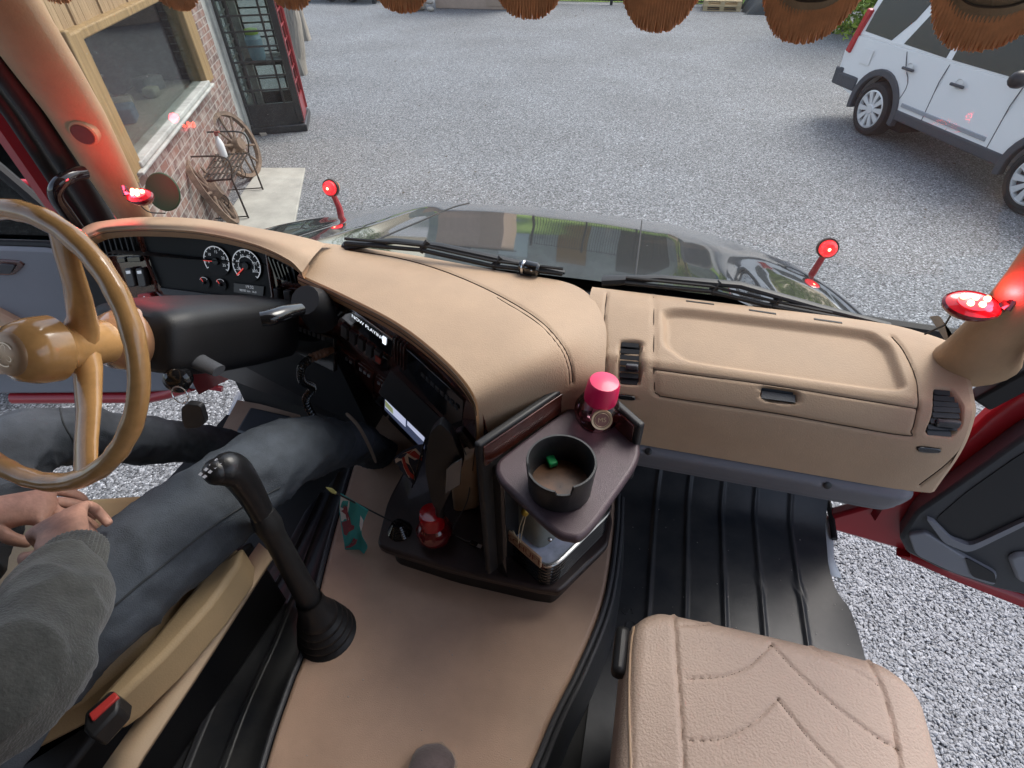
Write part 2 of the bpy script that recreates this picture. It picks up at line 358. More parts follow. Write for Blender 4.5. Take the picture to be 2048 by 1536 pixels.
MB().box(((al-4+pe)/2, .15, (zs-.1)/2), (pe-al+4, .3, zs-.1)).box(((pr+pe)/2, .15, (zs+3.3)/2-.05), (pe-pr, .3, 3.4-zs)).build('wall', M_brick, bld)
cl = MB()
x = a0-.5
while x < a0-.02-.28: cl.box((x+.06, .1, (zs+3.3)/2), (.115, .05 if int(x*50) % 2 else .07, 3.3-zs+.1)); x += .125
x = a0-.3
while x < pr: cl.box((x+.05, .06, (zt+3.4)/2+.02), (.095, .04 if int(x*77) % 2 else .07, 3.4-zt)); x += .1
cl.build('timber_cladding', M_board, bld, smooth=0)
win = MB().box((a0-.14, .03, (zs+zt)/2), (.26, .2, zt-zs+.12)).box((a0-.3, .0, (zs+zt)/2), (.07, .2, zt-zs+.2)).box(((a1+pr)/2, .03, (zs+zt)/2), (pr-a1, .2, zt-zs+.1)).box(((a0+a1)/2-.05, .03, zt+.03), (pr-a0+.3, .19, .07)).build('window', M_oak, bld, bevel=.012)
MB().box(((a0+a1)/2, .0, (zs+zt)/2), (a1-a0+.02, .012, zt-zs+.04)).build('pane', M_glass, win, smooth=0)
MB().box(((a0+a1)/2-.02, .01, zs-.025), (a1-a0+.1, .2, .05)).box(((a0+a1)/2-.02, -.0, zs-.068), (a1-a0+.3, .22, .03)).build('sill', M_white, win, bevel=.01)
ws = MB()
for i in range(4): ws.box((pe+.03+i*(we-pe)/4, .12-.03*(i % 2), 1.7), ((we-pe)/4-.006, .1, 3.4))
ws.build('corrugated_panel', M_white, bld, smooth=0)
MB().box(((al-4+we)/2, 1.9, 3.5), (we-al+4.3, 4.0, .12)).build('roof', mat('roof_sheet', (.12, .12, .13), .6), bld, bevel=.02)
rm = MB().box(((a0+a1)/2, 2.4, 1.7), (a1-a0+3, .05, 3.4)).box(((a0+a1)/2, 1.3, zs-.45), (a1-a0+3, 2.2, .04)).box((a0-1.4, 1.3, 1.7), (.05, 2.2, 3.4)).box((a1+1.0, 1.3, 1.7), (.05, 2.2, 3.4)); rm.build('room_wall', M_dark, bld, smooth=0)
rack = MB()
for dx in (0, .34): rack.tube([(a1-.75+dx, .9, zs-.3), (a1-.75+dx, 1.1, zt+.3)], .022, 8)
for k in range(9): rack.tube([(a1-.75, .9+.012*k, zs-.2+.2*k), (a1-.41, .9+.012*k, zs-.2+.2*k)], .016, 8)
tag(rack.build('ladder', mat('ladder_metal', (.2, .19, .15), .5, metal=.3)), 'metal ladder standing inside behind the dark window pane', 'ladder')
bpy.data.objects['ladder'].matrix_world = Matrix.Translation(W0) @ Matrix.Rotation(WRZ, 4, 'Z')
cols = [(.3, .22, .12), (.18, .2, .22), (.35, .12, .07), (.1, .17, .24), (.33, .3, .25), (.2, .16, .1), (.28, .26, .2), (.12, .12, .12)]
names = ['cardboard box', 'grey tin', 'small red tin', 'blue bag', 'pale stone', 'brown block', 'tan parcel', 'black case']
for i in range(8):
    mb = MB(); s = random.uniform(.1, .22); mb.box((a0+.25+i*(a1-a0-.3)/8, .38+.1*(i % 3), zs+s*.3+.02), (s*1.3, s, s*.7), Matrix.Rotation(random.uniform(-.6, .6), 3, 'Z') @ Matrix.Rotation(random.uniform(-.12, .12), 3, 'X'))
    o = mb.build('clutter_item', mat('clutter%d' % i, cols[i], .7, var=.3), bevel=.02); o.matrix_world = Matrix.Translation(W0) @ Matrix.Rotation(WRZ, 4, 'Z')
    tag(o, names[i]+' lying on the inner ledge behind the dark window', 'clutter', 'things on the inner window ledge')
mb = MB().box(((a0+a1)/2, .45, zs-.02), (a1-a0+.2, .6, .06)); mb.build('inner_ledge', M_grey_wood, bld)
# ------------------------------------------------------------------ concrete slab
sl = [at(610, 335, z=.03), at(590, 440, z=.03), at(560, 520, z=.03), at(420, 520, z=.03), at(452, 430, z=.03), at(520, 335, z=.03)]
struct(MB().prism(sl, (0, 0, -.06)).build('pavement', M_conc, smooth=0, bevel=.01))
# ------------------------------------------------------------------ garden bench of wrought iron
ff = at(526, 379, z=.03); fb = at(497, 436, z=.03); e1 = (fb-ff).normalized(); e2 = V((e1.y, -e1.x, 0)); e2 = e2 if e2.dot(V((-1, 0, 0))) > 0 else -e2
BL = (fb-ff).length; up = V((0, 0, 1))
bench = thing('garden_bench', 'black wrought iron garden bench with slatted seat under the brick sill', 'bench', (ff+fb)/2)
def bp(u, d, h): return ff+e1*u+e2*d+up*h*1.14
for s in (0, BL):
    fr = MB()
    fr.tube([bp(s, 0, 0), bp(s, .02, .3), bp(s, .03, .42)], .011, 8).tube([bp(s, .5, 0), bp(s, .47, .42), bp(s, .6, .9)], .011, 8)
    fr.tube(catmull([bp(s, .03, .42), bp(s, -.01, .55), bp(s, .04, .64), bp(s, .3, .66), bp(s, .54, .66)], 16), .01, 8)
    fr.tube([bp(s, 0, .02), bp(s, .5, .02)], .008, 6).tube([bp(s, .03, .42), bp(s, .47, .42)], .01, 8)
    fr.tube([bp(s, .22+.09*math.cos(t*.5)*(1-t/26), .2+.09*math.sin(t*.5)*(1-t/26)) for t in range(24)], .006, 6)
    fr.build('leg_frame', M_iron, bench)
st = MB()
for k in range(9): st.bar(bp(0, .03+.054*k, .425), bp(BL, .03+.054*k, .425), .022, .008)
for k in range(5): st.bar(bp(BL*k/4, .02, .415), bp(BL*k/4, .48, .415), .01, .01)
st.build('seat', M_iron, bench)
bk = MB()
bk.tube([bp(0, .6, .9), bp(BL, .6, .9)], .011, 8).tube([bp(0, .5, .52), bp(BL, .5, .52)], .009, 8)
for k in range(1, 12): bk.tube([bp(BL*k/12, .5, .52), bp(BL*k/12, .6, .9)], .006, 6)
for k in range(3): bk.tube([bp(BL*(.2+.3*k)+.1*math.cos(t*.4), .55, .71+.1*math.sin(t*.4)) for t in range(16)], .006, 6)
bk.build('backrest', M_iron, bench)
bo = bp(.12, .3, .43); sp = thing('spray_bottle', 'white plastic bottle standing on the iron garden bench', 'bottle', bo)
MB().lathe([(0, 0), (.045, 0), (.048, .02), (.048, .15), (.035, .2), (.018, .23), (.018, .25)], bo).build('body', mat('white_plastic', (.75, .75, .74), .4), sp)
MB().lathe([(.02, .25), (.022, .28), (.012, .3), (0, .3)], bo).bar(bo+V((0, 0, .29)), bo+V((.06, 0, .3)), .02, .02).build('nozzle', mat('bottle_top', (.3, .08, .06), .5), sp)
# ------------------------------------------------------------------ old wagon wheels leaning on the wall
def wagon_wheel(c, R, ax, label):
    c = V(c); ax = V(ax).normalized(); r = thing('wagon_wheel', label, 'wheel', c-V((0, 0, R)), None, 'old iron wheels against the brick wall')
    a = (up-ax*up.dot(ax)).normalized(); b = ax.cross(a)
    MB().lathe([(R-.05, -.028), (R, -.032), (R, .032), (R-.05, .028), (R-.05, -.028)], c, ax, 36).build('rim', M_rust, r)
    MB().lathe([(0, -.09), (.08, -.09), (.1, 0), (.08, .09), (0, .09)], c, ax, 16).build('hub', M_rust, r)
    for k in range(10):
        t = 2*math.pi*k/10; d = a*math.cos(t)+b*math.sin(t); MB().tube([c+d*.08, c+d*(R*.5), c+d*(R-.04)], [.022, .014, .018], 8).build('spoke', M_rust, r)
pw = at(487, 300, z=.42)
q = at(512, 352, z=0)-WN*.12; wagon_wheel((q.x, q.y, .43), .43, WN*.9+up*.3+WD*-.3, 'brown iron spoked wheel leaning behind the right end of the bench')
q = at(440, 452, z=0)+WN*.06; wagon_wheel((q.x, q.y, .41), .41, WN*.9+up*.35+WD*.2, 'brown iron spoked wheel lying nearest the truck, left of the bench')
# ------------------------------------------------------------------ telephone box
fr_ = at(614, 262, z=0); fl_ = V((fr_.x-.95, fr_.y-.0, 0)); PHR = math.radians(27); bx = fr_-Matrix.Rotation(PHR, 3, 'Z') @ V((.47, -.47, 0))
ph = thing('phone_box', 'old telephone box with black front glazing bars and a red side', 'phone box', bx, PHR)
M_black = mat('black_paint', (.018, .02, .021), .35, coat=.3, var=.4, vscale=8, bump=.2, bscale=30); M_redp = mat('phone_red', (.26, .018, .022), .4, coat=.3, var=.3, vscale=6)
HB = .46; HT = 2.3
MB().box((0, 0, .06), (.98, .98, .12)).build('plinth', M_black, ph, bevel=.02)
MB().box((0, 0, HT+.12), (.98, .98, .2)).lathe([(.62, HT+.22), (.5, HT+.34), (.25, HT+.42), (0, HT+.44)], (0, 0, 0), n=20).build('roof', M_redp, ph, bevel=.02)
for sx in (-1, 1):
    for sy in (-1, 1): MB().box((sx*.41, sy*.41, HT/2+.1), (.1, .1, HT-.1)).build('post', M_black if sy < 0 and sx < 0 else M_redp if sx > 0 and sy > 0 else M_black, ph, bevel=.008)
for yy in (-.405, .405): MB().box((.465, yy, HT/2+.1), (.012, .05, HT-.12)).build('edge_strip', M_redp, ph)
for nm, rot, m in (('front_panel', 0, M_black), ('side_panel', 90, M_redp), ('rear_panel', 180, M_black), ('side_panel', 270, M_white)):
    R = Matrix.Rotation(math.radians(rot), 3, 'Z'); p = MB()
    def bb(c, s): p.box(R @ V(c), s, R)
    bb((0, -.42, .28), (.72, .05, .34)); bb((0, -.42, HT+.0), (.72, .05, .1))
    for k in range(1, 9): bb((0, -.42, .45+k*(HT-.5)/9), (.72, .03, .024))
    for xx in (-.22, .22): bb((xx, -.42, (.45+HT)/2), (.03, .034, HT-.45))
    o = p.build(nm, m, ph, smooth=0)
    g = MB(); g.box(R @ V((0, -.425, (.45+HT)/2)), (.72, .006, HT-.45), R); g.build('pane', M_glass, o, smooth=0)
MB().box((-.28, .34, 1.25), (.1, .08, 2.1)).box((.1, .36, 1.0), (.5, .06, .04)).build('inner_post', M_white, ph)
cn = thing('water_container', 'clear blue plastic container with lime green top inside the phone box', 'container', (bx.x-.1, bx.y+.05, .98))
o0 = V((bx.x-.1, bx.y+.05, .98)); MB().lathe([(0, 0), (.1, 0), (.12, .05), (.13, .3), (.09, .36)], o0).build('body', mat('blue_plastic', (.3, .45, .55), .2), cn)
MB().lathe([(.1, .36), (.1, .43), (0, .45)], o0).build('lid', mat('lime', (.35, .55, .05), .4), cn)
MB().box(tuple(o0+V((0, 0, -.02))), (.6, .4, .03)).build('shelf', M_black, ph) if False else None
s_ = MB().box((0.05, .1, .965), (.7, .4, .025)).build('shelf', M_black, ph)
# leaning board at the foot of the box
tag(MB().bar(at(500, 236, z=.06), at(528, 270, z=.02), .1, .03).build('plank', M_grey_wood), 'short pale plank lying at the foot of the phone box', 'plank')
# weathered timbers beyond the phone box
for i, (px, py, h, lean) in enumerate([(604, 128, 1.5, .12), (596, 88, 1.9, .05), (612, 60, 1.7, -.05)]):
    p = at(px, py+20, z=0); mb = MB(); pts = [p+V((lean*k*.3+random.uniform(-.03, .03), 0, h*k/6)) for k in range(7)]
    mb.tube(pts, [.2, .17, .15, .16, .13, .12, .07], 9, flat=.7)
    for k in range(5): mb.tube([pts[0]+V((random.uniform(-.2, .2), -.1, 0)), pts[3]+V((random.uniform(-.15, .15), -.12, 0)), pts[5]+V((random.uniform(-.1, .1), -.08, random.uniform(0, .3)))], [.05, .04, .015], 6)
    tag(mb.build('weathered_stump', M_grey_wood), ['gnarled grey timber stump nearest the phone box corner', 'tall grey timber trunk behind the phone box', 'third grey trunk farthest beyond the phone box'][i], 'stump', 'weathered timbers by the phone box')
# ------------------------------------------------------------------ far edge of the yard
M_fence = mat('fence_metal', (.03, .032, .035), .5, metal=.3)
fe = thing('metal_fence', 'dark metal railing fence along the far edge of the yard', 'fence', (-1.5, 23.6, 0))
f1 = MB()
for i in range(60): f1.tube([(-4.6+i*.11, 23.6, .1), (-4.6+i*.11, 23.6, 1.5)], .011, 6)
f1.build('railing_bars', M_fence, fe); MB().bar((-4.65, 23.6, .14), (2, 23.6, .14), .03, .05).bar((-4.65, 23.6, 1.4), (2, 23.6, 1.4), .03, .05).build('rail', M_fence, fe)
for x in (-4.65, -2.4, -.2, 2.0): MB().box((x, 23.6, .85), (.09, .09, 1.7)).build('post', M_fence, fe)
cn = thing('storage_shed', 'beige storage shed with flat panels at the far end of the yard', 'shed', (-7.2, 23.2, 0))
MB().box((-7.0, 23.1, 1.2), (2.9, 2.4, 2.4)).build('wall', mat('beige_panel', (.42, .31, .24), .7, var=.1), cn, bevel=.02)
MB().box((-7.0, 23.1, 2.46), (3.1, 2.6, .1)).build('roof', M_fence, cn); MB().box((-6.1, 21.885, 1.1), (.9, .03, 2.0)).build('door', mat('beige_door', (.38, .28, .21), .7), cn, bevel=.005)
rk = MB()
for i in range(26):
    p = V((-9.0+random.gauss(0, .3), 21.4+random.gauss(0, .25), random.uniform(.05, .3))); rk.ball(p, random.uniform(.08, .17), 7, (1, random.uniform(.6, 1), random.uniform(.5, .9)))
tag(rk.build('stone_heap', mat('pale_stone', (.42, .38, .33), .9, bump=.5, bscale=30, var=.3), smooth=0), 'low heap of pale stones left of the beige shed', 'stones')
tb = thing('trailer', 'low dark trailer bed parked at the far left of the yard', 'trailer', (-12.6, 23.2, 0))
MB().box((-12.6, 23.4, .62), (3.4, 1.6, .14)).build('bed', mat('trailer_blue', (.05, .07, .11), .5), tb, bevel=.02)
for x in (-14.0, -11.2): MB().box((x, 22.7, .28), (.14, .14, .55)).build('leg', M_fence, tb)
for x in (-13.1, -12.2): MB().lathe([(.12, -.1), (.3, -.1), (.33, 0), (.3, .1), (.12, .1)], (x, 22.9, .33), (0, 1, 0), 20).build('wheel', M_fence, tb)
M_pal = wood_mat('pallet_wood', (.45, .33, .18), (.62, .5, .32), 0)
for k in range(2):
    z = .145*k; cx, cy = 1.35, 23.2; mb = MB()
    for i in range(7): mb.box((cx, cy-.5+i*.165, z+.135), (1.2, .1, .02))
    for i in range(3):
        mb.box((cx, cy-.48+.48*i, z+.012), (1.2, .1, .022))
        for j in range(3): mb.box((cx-.53+.53*j, cy-.48+.48*i, z+.074), (.14, .1, .1))
    tag(mb.build('wooden_pallet', M_pal, smooth=0), ['pale wooden pallet lying lowest on the gravel by the far fence', 'pale wooden pallet lying on top of another by the far fence'][k], 'pallet', 'stacked wooden pallets')
tp = MB(); rows = []
for i in range(17):
    for_r = []
    for j in range(17):
        u, v_ = i/16*2-1, j/16*2-1; h = max(0, (1-abs(u)**3)*(1-abs(v_)**3))*.75; for_r.append((3.0+v_*.95+.08*math.sin(7*u), 22.9+u*.8, h+.05*math.sin(9*v_+5*u)*(h > .05)))
    rows.append(for_r)
tag(tp.grid(rows).build('covered_pile', mat('dark_tarp', (.05, .055, .055), .55, bump=.5, bscale=20)), 'low pile under a dark tarpaulin beside the pallets', 'pile')
# ------------------------------------------------------------------ trees and hedge
def leaf_mat(name, c, c2):
    m = mat(name, c, .55, sheen=0); t = m.node_tree; b = t.nodes['Principled BSDF']; N = t.nodes.new
    oi = N('ShaderNodeNewGeometry'); r = N('ShaderNodeValToRGB'); r.color_ramp.elements[0].color = (*c, 1); r.color_ramp.elements[1].color = (*c2, 1)
    t.links.new(oi.outputs['Random Per Island'], r.inputs[0]); t.links.new(r.outputs[0], b.inputs['Base Color']); return m
M_leaf = leaf_mat('leaf', (.05, .11, .012), (.34, .46, .05)); M_leaf2 = leaf_mat('leaf_dark', (.035, .075, .015), (.16, .25, .05)); M_bark = wood_mat('bark', (.09, .065, .045), (.2, .15, .1))
def leaves(clumps, n, size):
    C = np.array([c[0] for c in clumps]); R = np.array([c[1] for c in clumps]); i = rng.integers(0, len(C), n)
    d = rng.normal(size=(n, 3)); d /= np.linalg.norm(d, axis=1)[:, None]; p = C[i]+d*(R[i]*rng.uniform(.35, 1.05, n)**.6)[:, None]
    p[:, 2] = np.maximum(p[:, 2], .03)
    a = rng.normal(size=(n, 3)); a /= np.linalg.norm(a, axis=1)[:, None]; b = np.cross(a, rng.normal(size=(n, 3))); b /= np.linalg.norm(b, axis=1)[:, None]
    s = size*rng.uniform(.6, 1.3, n)[:, None]
    v = np.stack([p-a*s, p+b*s*.42, p+a*s, p-b*s*.42], 1).reshape(-1, 3); f = np.arange(4*n).reshape(-1, 4); mb = MB(); mb.v = [tuple(q) for q in v]; mb.f = [tuple(q) for q in f]; return mb
def raw(mb, name, m, parent):
    me = bpy.data.meshes.new(name); me.from_pydata(mb.v, [], mb.f); me.materials.append(m); o = bpy.data.objects.new(name, me); COL.objects.link(o); attach(o, parent); return o
def tree(x, y, h, r, label, m, n=2600, group='trees beyond the yard'):
    t = thing('leafy_tree', label, 'tree', (x, y, 0), None, group)
    mb = MB().tube([(x, y, 0), (x+.1, y, h*.3), (x-.05, y+.1, h*.6), (x, y, h*.85)], [.18, .14, .1, .04], 8)
    cl_ = []
    for k in range(16):
        th = random.uniform(0, 6.28); rr = r*random.uniform(.1, .8); zz = h*random.uniform(.35, .95); c = (x+rr*math.cos(th), y+rr*math.sin(th), zz); cl_.append((c, r*random.uniform(.25, .5)))
        mb.tube([(x, y, zz*.7), ((x+c[0])/2, (y+c[1])/2, zz*.88), c], [.06, .04, .015], 5)
    mb.build('trunk', M_bark, t); raw(leaves(cl_, n, .14), 'crown', m, t)
tl_ = ['tall leafy tree beyond the yard, first from the left', 'leafy tree rising over the left half of the barn roof', 'dark leafy tree rising over the middle of the barn roof', 'bright leafy tree behind the pallets', 'big leafy tree right of the tarpaulin pile', 'leafy tree behind the green hedge', 'leafy tree at the far right behind the silver car']
for i, (x, y, h, r) in enumerate([(-16, 30, 7, 2.8), (-9, 42, 10, 3.5), (-2.5, 41, 9, 3.2), (3.2, 28.0, 6, 2.4), (6.5, 27, 7, 2.8), (10, 21, 6.5, 2.6), (13.5, 15, 7, 3)]): tree(x, y, h, r, tl_[i], [M_leaf2, M_leaf2, M_leaf, M_leaf, M_leaf, M_leaf, M_leaf2][i])
hd = thing('hedge', 'bright green leafy hedge growing on the ground behind the silver car', 'hedge', (6.3, 20.3, 0))
MB().tube([(5.6, 20, 0), (5.7, 20.1, .8)], [.06, .03], 6).tube([(7.6, 20.5, 0), (7.5, 20.5, 1.2)], [.06, .03], 6).build('stem', M_bark, hd)
raw(leaves([((3.9+random.uniform(0, 6.8), 18.3+random.uniform(0, 2.4), random.uniform(.15, 4.2)), random.uniform(.4, .85)) for _ in range(100)], 20000, .085), 'foliage', M_leaf, hd)
struct(MB().add([(-20, 24.2, .02), (24, 24.2, .02), (24, 30.6, .02), (-20, 30.6, .02)], [(0, 1, 2, 3)]).build('lawn', mat('grass', (.17, .27, .05), .9, bump=1, bscale=30, var=.4, vscale=2)))
bn = thing('long_barn', 'long brown barn with a pale blue grey roof beyond the railing fence', 'barn', (-3, 33, 0))
MB().box((-2, 34, 2.4), (21, 6, 4.8)).build('wall', mat('barn_wall', (.30, .31, .32), .85, var=.25, vscale=1.5), bn, smooth=0)
MB().add([(-13, 30.6, 4.7), (9, 30.6, 4.7), (9, 34.5, 6.9), (-13, 34.5, 6.9), (9, 38, 4.7), (-13, 38, 4.7)], [(0, 1, 2, 3), (3, 2, 4, 5)]).build('roof', mat('barn_roof', (.25, .31, .38), .5, var=.15, vscale=.8), bn, solid=.12, smooth=0)
for i in range(6): MB().box((-10.5+i*3.4, 30.98, 1.5), (1.7, .08, 3.0)).build('bay_door', mat('bay_door%d' % i, [(.07, .09, .14), (.45, .5, .55), (.22, .12, .05), (.05, .05, .05), (.55, .42, .2), (.12, .2, .32)][i], .6), bn, bevel=.01)
# ------------------------------------------------------------------ silver estate car
CA = at(1722, 268, z=0); CB = at(2030, 425, z=0); CRZ = math.atan2((CB-CA).y, (CB-CA).x); K = (CB-CA).length/2.885
car = thing('parked_car', 'silver off-road car with black arches and alloy wheels on the gravel', 'car', CA, CRZ)
M_silver = mat('silver_paint', (.90, .885, .855), .4, metal=.0, coat=.35, bump=.05, bscale=900); M_trim = mat('grey_trim', (.07, .075, .085), .65, bump=.3, bscale=300); M_tyre = mat('tyre', (.022, .022, .023), .85, bump=.4, bscale=120)
M_alloy = mat('alloy', (.78, .78, .77), .35, metal=.3); M_cglass = mat('car_glass', (.008, .01, .01), .02, spec=.6); M_tail = mat('tail_red', (.5, .015, .02), .2, coat=.5)
def arch(cx, r, n=14): return [(cx-r*math.cos(math.pi*k/n), .36+r*math.sin(math.pi*k/n)) for k in range(n+1)]
low = [(-1.02, .52), (-.45, .4)] + arch(0, .46) + [(.5, .36), (2.4, .36)] + arch(2.885, .46) + [(3.4, .42), (3.72, .5), (3.78, .8), (3.7, 1.04), (3.3, 1.12), (2.45, 1.17), (.5, 1.17), (-.97, 1.17), (-1.04, .95)]
def sk_(x, y, z): return (x*K, y*K, z*K)
W2 = 1.86
b_ = MB(); n = len(low); vs_ = []
for y, ins in ((.0, .0), (W2, 0.0)):
    vs_ += [sk_(x, (y+.045*max(0, (z-.95)/.22) if y < 1 else y-.045*max(0, (z-.95)/.22)), z) for x, z in low]
b_.add(vs_, [tuple(range(n-1, -1, -1)), tuple(range(n, 2*n))]+[(i, (i+1) % n, (i+1) % n+n, i+n) for i in range(n)])
b_.build('body', M_silver, car, bevel=.035, seg=3)
gh = [(-.99, 1.16), (2.42, 1.16), (1.72, 1.76), (.75, 1.8), (.6, 1.86), (-.86, 1.85)]
g_ = MB(); n = len(gh); ins = lambda z: .05+.13*(z-1.16)/.7
g_.add([sk_(x, ins(z), z) for x, z in gh]+[sk_(x, W2-ins(z), z) for x, z in gh], [tuple(range(n-1, -1, -1)), tuple(range(n, 2*n))]+[(i, (i+1) % n, (i+1) % n+n, i+n) for i in range(n)])
g_.build('cabin', M_silver, car, bevel=.04, seg=3)
def side(poly, off=.004, y0=None): return [sk_(x, (ins(z) if z > 1.16 else .0)-off, z) for x, z in poly]
def win_(poly, name):
    f = MB().prism(side(poly, .006), (0, .02, 0)); f.build(name, M_cglass, car, bevel=.004)
win_([(-.82, 1.24), (-.2, 1.22), (.05, 1.5), (.18, 1.76), (-.74, 1.78), (-.8, 1.5)], 'rear_quarter_window'); win_([(.06, 1.22), (.88, 1.2), (.86, 1.7), (.32, 1.72)], 'rear_window'); win_([(.98, 1.2), (2.12, 1.2), (1.72, 1.62), (1.6, 1.69), (.95, 1.7)], 'front_window')
MB().prism([sk_(2.44, .18, 1.2), sk_(1.76, .24, 1.74), sk_(1.76, W2-.24, 1.74), sk_(2.44, W2-.18, 1.2)], (.02, 0, .02)).build('windscreen', M_cglass, car)
def ring(cx, r0, r1, y0, y1):
    mb = MB(); k = 18; vs = []
    for i in range(k+1):
        t = math.pi*(1.12*i/k-.06)
        for r, y in ((r0, y0), (r1, y0), (r1, y1), (r0, y1)): vs.append(sk_(cx-r*math.cos(t), y, .36+r*math.sin(t)))
    fs = [(4*i+j, 4*i+(j+1) % 4, 4*i+4+(j+1) % 4, 4*i+4+j) for i in range(k) for j in range(4)]+[(0, 1, 2, 3), tuple(4*k+j for j in (3, 2, 1, 0))]
    return mb.add(vs, fs)
for cx in (0, 2.885):
    ring(cx, .44, .53, -.03, .06).build('wheel_arch', M_trim, car, bevel=.01)
    MB().box(sk_(cx, .5, .55), (1.0*K, .6*K, .8*K)).build('arch_liner', mat('arch_black', (.01, .01, .01), .9), car)
MB().box(sk_(1.44, .03, .42), (1.95*K, .1, .13*K)).build('sill_strip', M_trim, car, bevel=.02)
MB().box(sk_(1.3, -.004, .56), (1.5*K, .02, .05*K)).build('door_moulding', mat('silver_trim', (.38, .4, .43), .45, metal=.3), car, bevel=.006)
MB().box(sk_(-1.02, W2/2, .6), (.2, W2*K+.02, .26)).box(sk_(-.76, .03, .57), (.5, .09, .2)).build('rear_bumper', M_trim, car, bevel=.03)
MB().box(sk_(3.72, W2/2, .6), (.2, W2*K+.02, .3)).build('front_bumper', M_trim, car, bevel=.04)
MB().prism([sk_(-1.035, -.008, .95), sk_(-.93, -.008, .93), sk_(-.84, .05, 1.5), sk_(-.93, .05, 1.52)], (0, .25, 0)).build('tail_light', M_tail, car, bevel=.015)
for px_ in ([(.42, .5), (.5, .8), (.32, 1.0), (.2, 1.15)], [(1.0, .42), (1.0, 1.15)], [(2.12, .44), (2.12, 1.15)]):
    MB().tube([sk_(x, .0+.045*max(0, (z-.95)/.22), z) for x, z in catmull([(a, b, 0) for a, b in px_], 12) for _ in (0,)] if False else [sk_(q[0], .0+.045*max(0, (q[1]-.95)/.22), q[1]) for q in catmull([(a, b, 0) for a, b in px_], 12)], .006, 6).build('door_seam', M_trim, car)
for hx in (.3, 1.2):
    h = MB().bar(sk_(hx, -.02, .98), sk_(hx+.22, -.02, .98), .035, .035).build('door_handle', M_trim, car, bevel=.012)
    MB().lathe([(0, 0), (.05, 0), (.06, .012)], sk_(hx+.12, -.004, 1.0), (0, -1, 0), 18).build('handle_recess', M_silver, h)
MB().prism([sk_(-.62, -.004, .86), sk_(-.4, -.004, .86), sk_(-.4, -.004, 1.06), sk_(-.62, -.004, 1.06)], (0, .006, 0)).build('fuel_flap', M_silver, car, bevel=.003)
MB().ball(sk_(2.16, -.12, 1.24), .12, 12, (.75, 1, .8)).build('door_mirror', mat('mirror_black', (.02, .02, .022), .35), car)
for cx in (0, 2.885):
    o0 = V(sk_(cx, .0, .36)); wr = part('wheel', tuple(o0), car)
    wr.location = o0
    def loc(mb, nm, m, **k):
        o = mb.build(nm, m, None, **k); o.parent = wr; return o
    loc(MB().lathe([(.26, -.02), (.3, -.035), (.355, -.02), (.372, .03), (.372, .2), (.34, .25), (.25, .25), (.25, 0), (.26, -.02)], (0, 0, 0), (0, 1, 0), 40), 'tyre', M_tyre)
    rim = MB().lathe([(.265, -.022), (.245, -.03), (.235, 0), (.235, .12), (.26, .12)], (0, 0, 0), (0, 1, 0), 40).lathe([(0, -.03), (.06, -.03), (.075, -.01), (.075, .05)], (0, 0, 0), (0, 1, 0), 24)
    for k in range(10):
        t = 2*math.pi*k/10+.1; d = V((math.cos(t), 0, math.sin(t))); s_ = V((-math.sin(t), 0, math.cos(t)))
        rim.prism([d*.05-s_*.02+V((0, -.018, 0)), d*.245-s_*.040+V((0, -.024, 0)), d*.245+s_*.040+V((0, -.024, 0)), d*.05+s_*.02+V((0, -.018, 0))], (0, .03, 0))
    loc(rim, 'rim', M_alloy); loc(MB().lathe([(0, .03), (.235, .03)], (0, 0, 0), (0, 1, 0), 24), 'brake_disc', M_trim)
for cx in (0, 2.885):
    MB().lathe([(0, -.1), (.36, -.1), (.37, 0), (.36, .1), (0, .1)], sk_(cx, W2-.12, .36), (0, 1, 0), 24).build('wheel', M_tyre, car)
# ================================================================== THE LORRY CAB
M_tan = mat('tan_leather', (.385, .272, .182), .56, bump=.4, bscale=360, var=.08, vscale=7, spec=.35)
M_lip = mat('brown_leather', (.33, .18, .085), .5, bump=.3, bscale=420, var=.1, vscale=9)
M_thread = mat('dark_thread', (.06, .04, .025), .8)
M_seat = mat('seat_leather', (.38, .285, .225), .45, bump=.8, bscale=230, var=.05, vscale=7, spec=.45, detail=2)
M_bolster = mat('cream_leather', (.40, .285, .16), .5, bump=.3, bscale=300, var=.08)
M_blk = mat('black_plastic', (.014, .014, .015), .45, bump=.25, bscale=500)
M_blkgl = mat('black_gloss', (.008, .008, .009), .08, coat=.6)
M_vent = mat('vent_black', (.012, .013, .016), .35)
M_grey = mat('grey_plastic', (.22, .225, .25), .55, bump=.3, bscale=500, var=.05)
M_dgrey = mat('dark_grey_plastic', (.05, .052, .058), .5, bump=.3, bscale=400)
M_wood = mat('burr_wood', (.05, .012, .009), .15, coat=1, var=.6, vscale=14, var2=(.13, .035, .022))
M_red = mat('red_paint', (.36, .010, .018), .35, coat=.5, crough=.1, var=.06)
M_hood = mat('bonnet_black', (.24, .24, .24), .06, metal=.8, coat=1.0, crough=.02)
M_tunnel = mat('tan_vinyl', (.43, .29, .21), .42, bump=.35, bscale=420, var=.14, vscale=4)
M_mat = mat('black_rubber', (.030, .036, .048), .36, bump=.6, bscale=14, var=.4, vscale=6, spec=.6, var2=(.055, .055, .056))
M_rubber = mat('seal_rubber', (.015, .015, .016), .6)
M_steel = mat('steel', (.6, .6, .6), .25, metal=1)
M_pillar = mat('pillar_fabric', (.36, .235, .135), .8, bump=.4, bscale=200, var=.14, vscale=7)
M_led = mat('led', (1, .05, .03), .3, emit=(1, .12, .06), estr=14)
M_redlens = mat('red_lens', (.6, .01, .015), .12, coat=.8, emit=(1, .02, .03), estr=.55)
M_enamel = mat('tan_enamel', (.50, .275, .105), .2, coat=.6, crough=.06, var=.16, vscale=26)
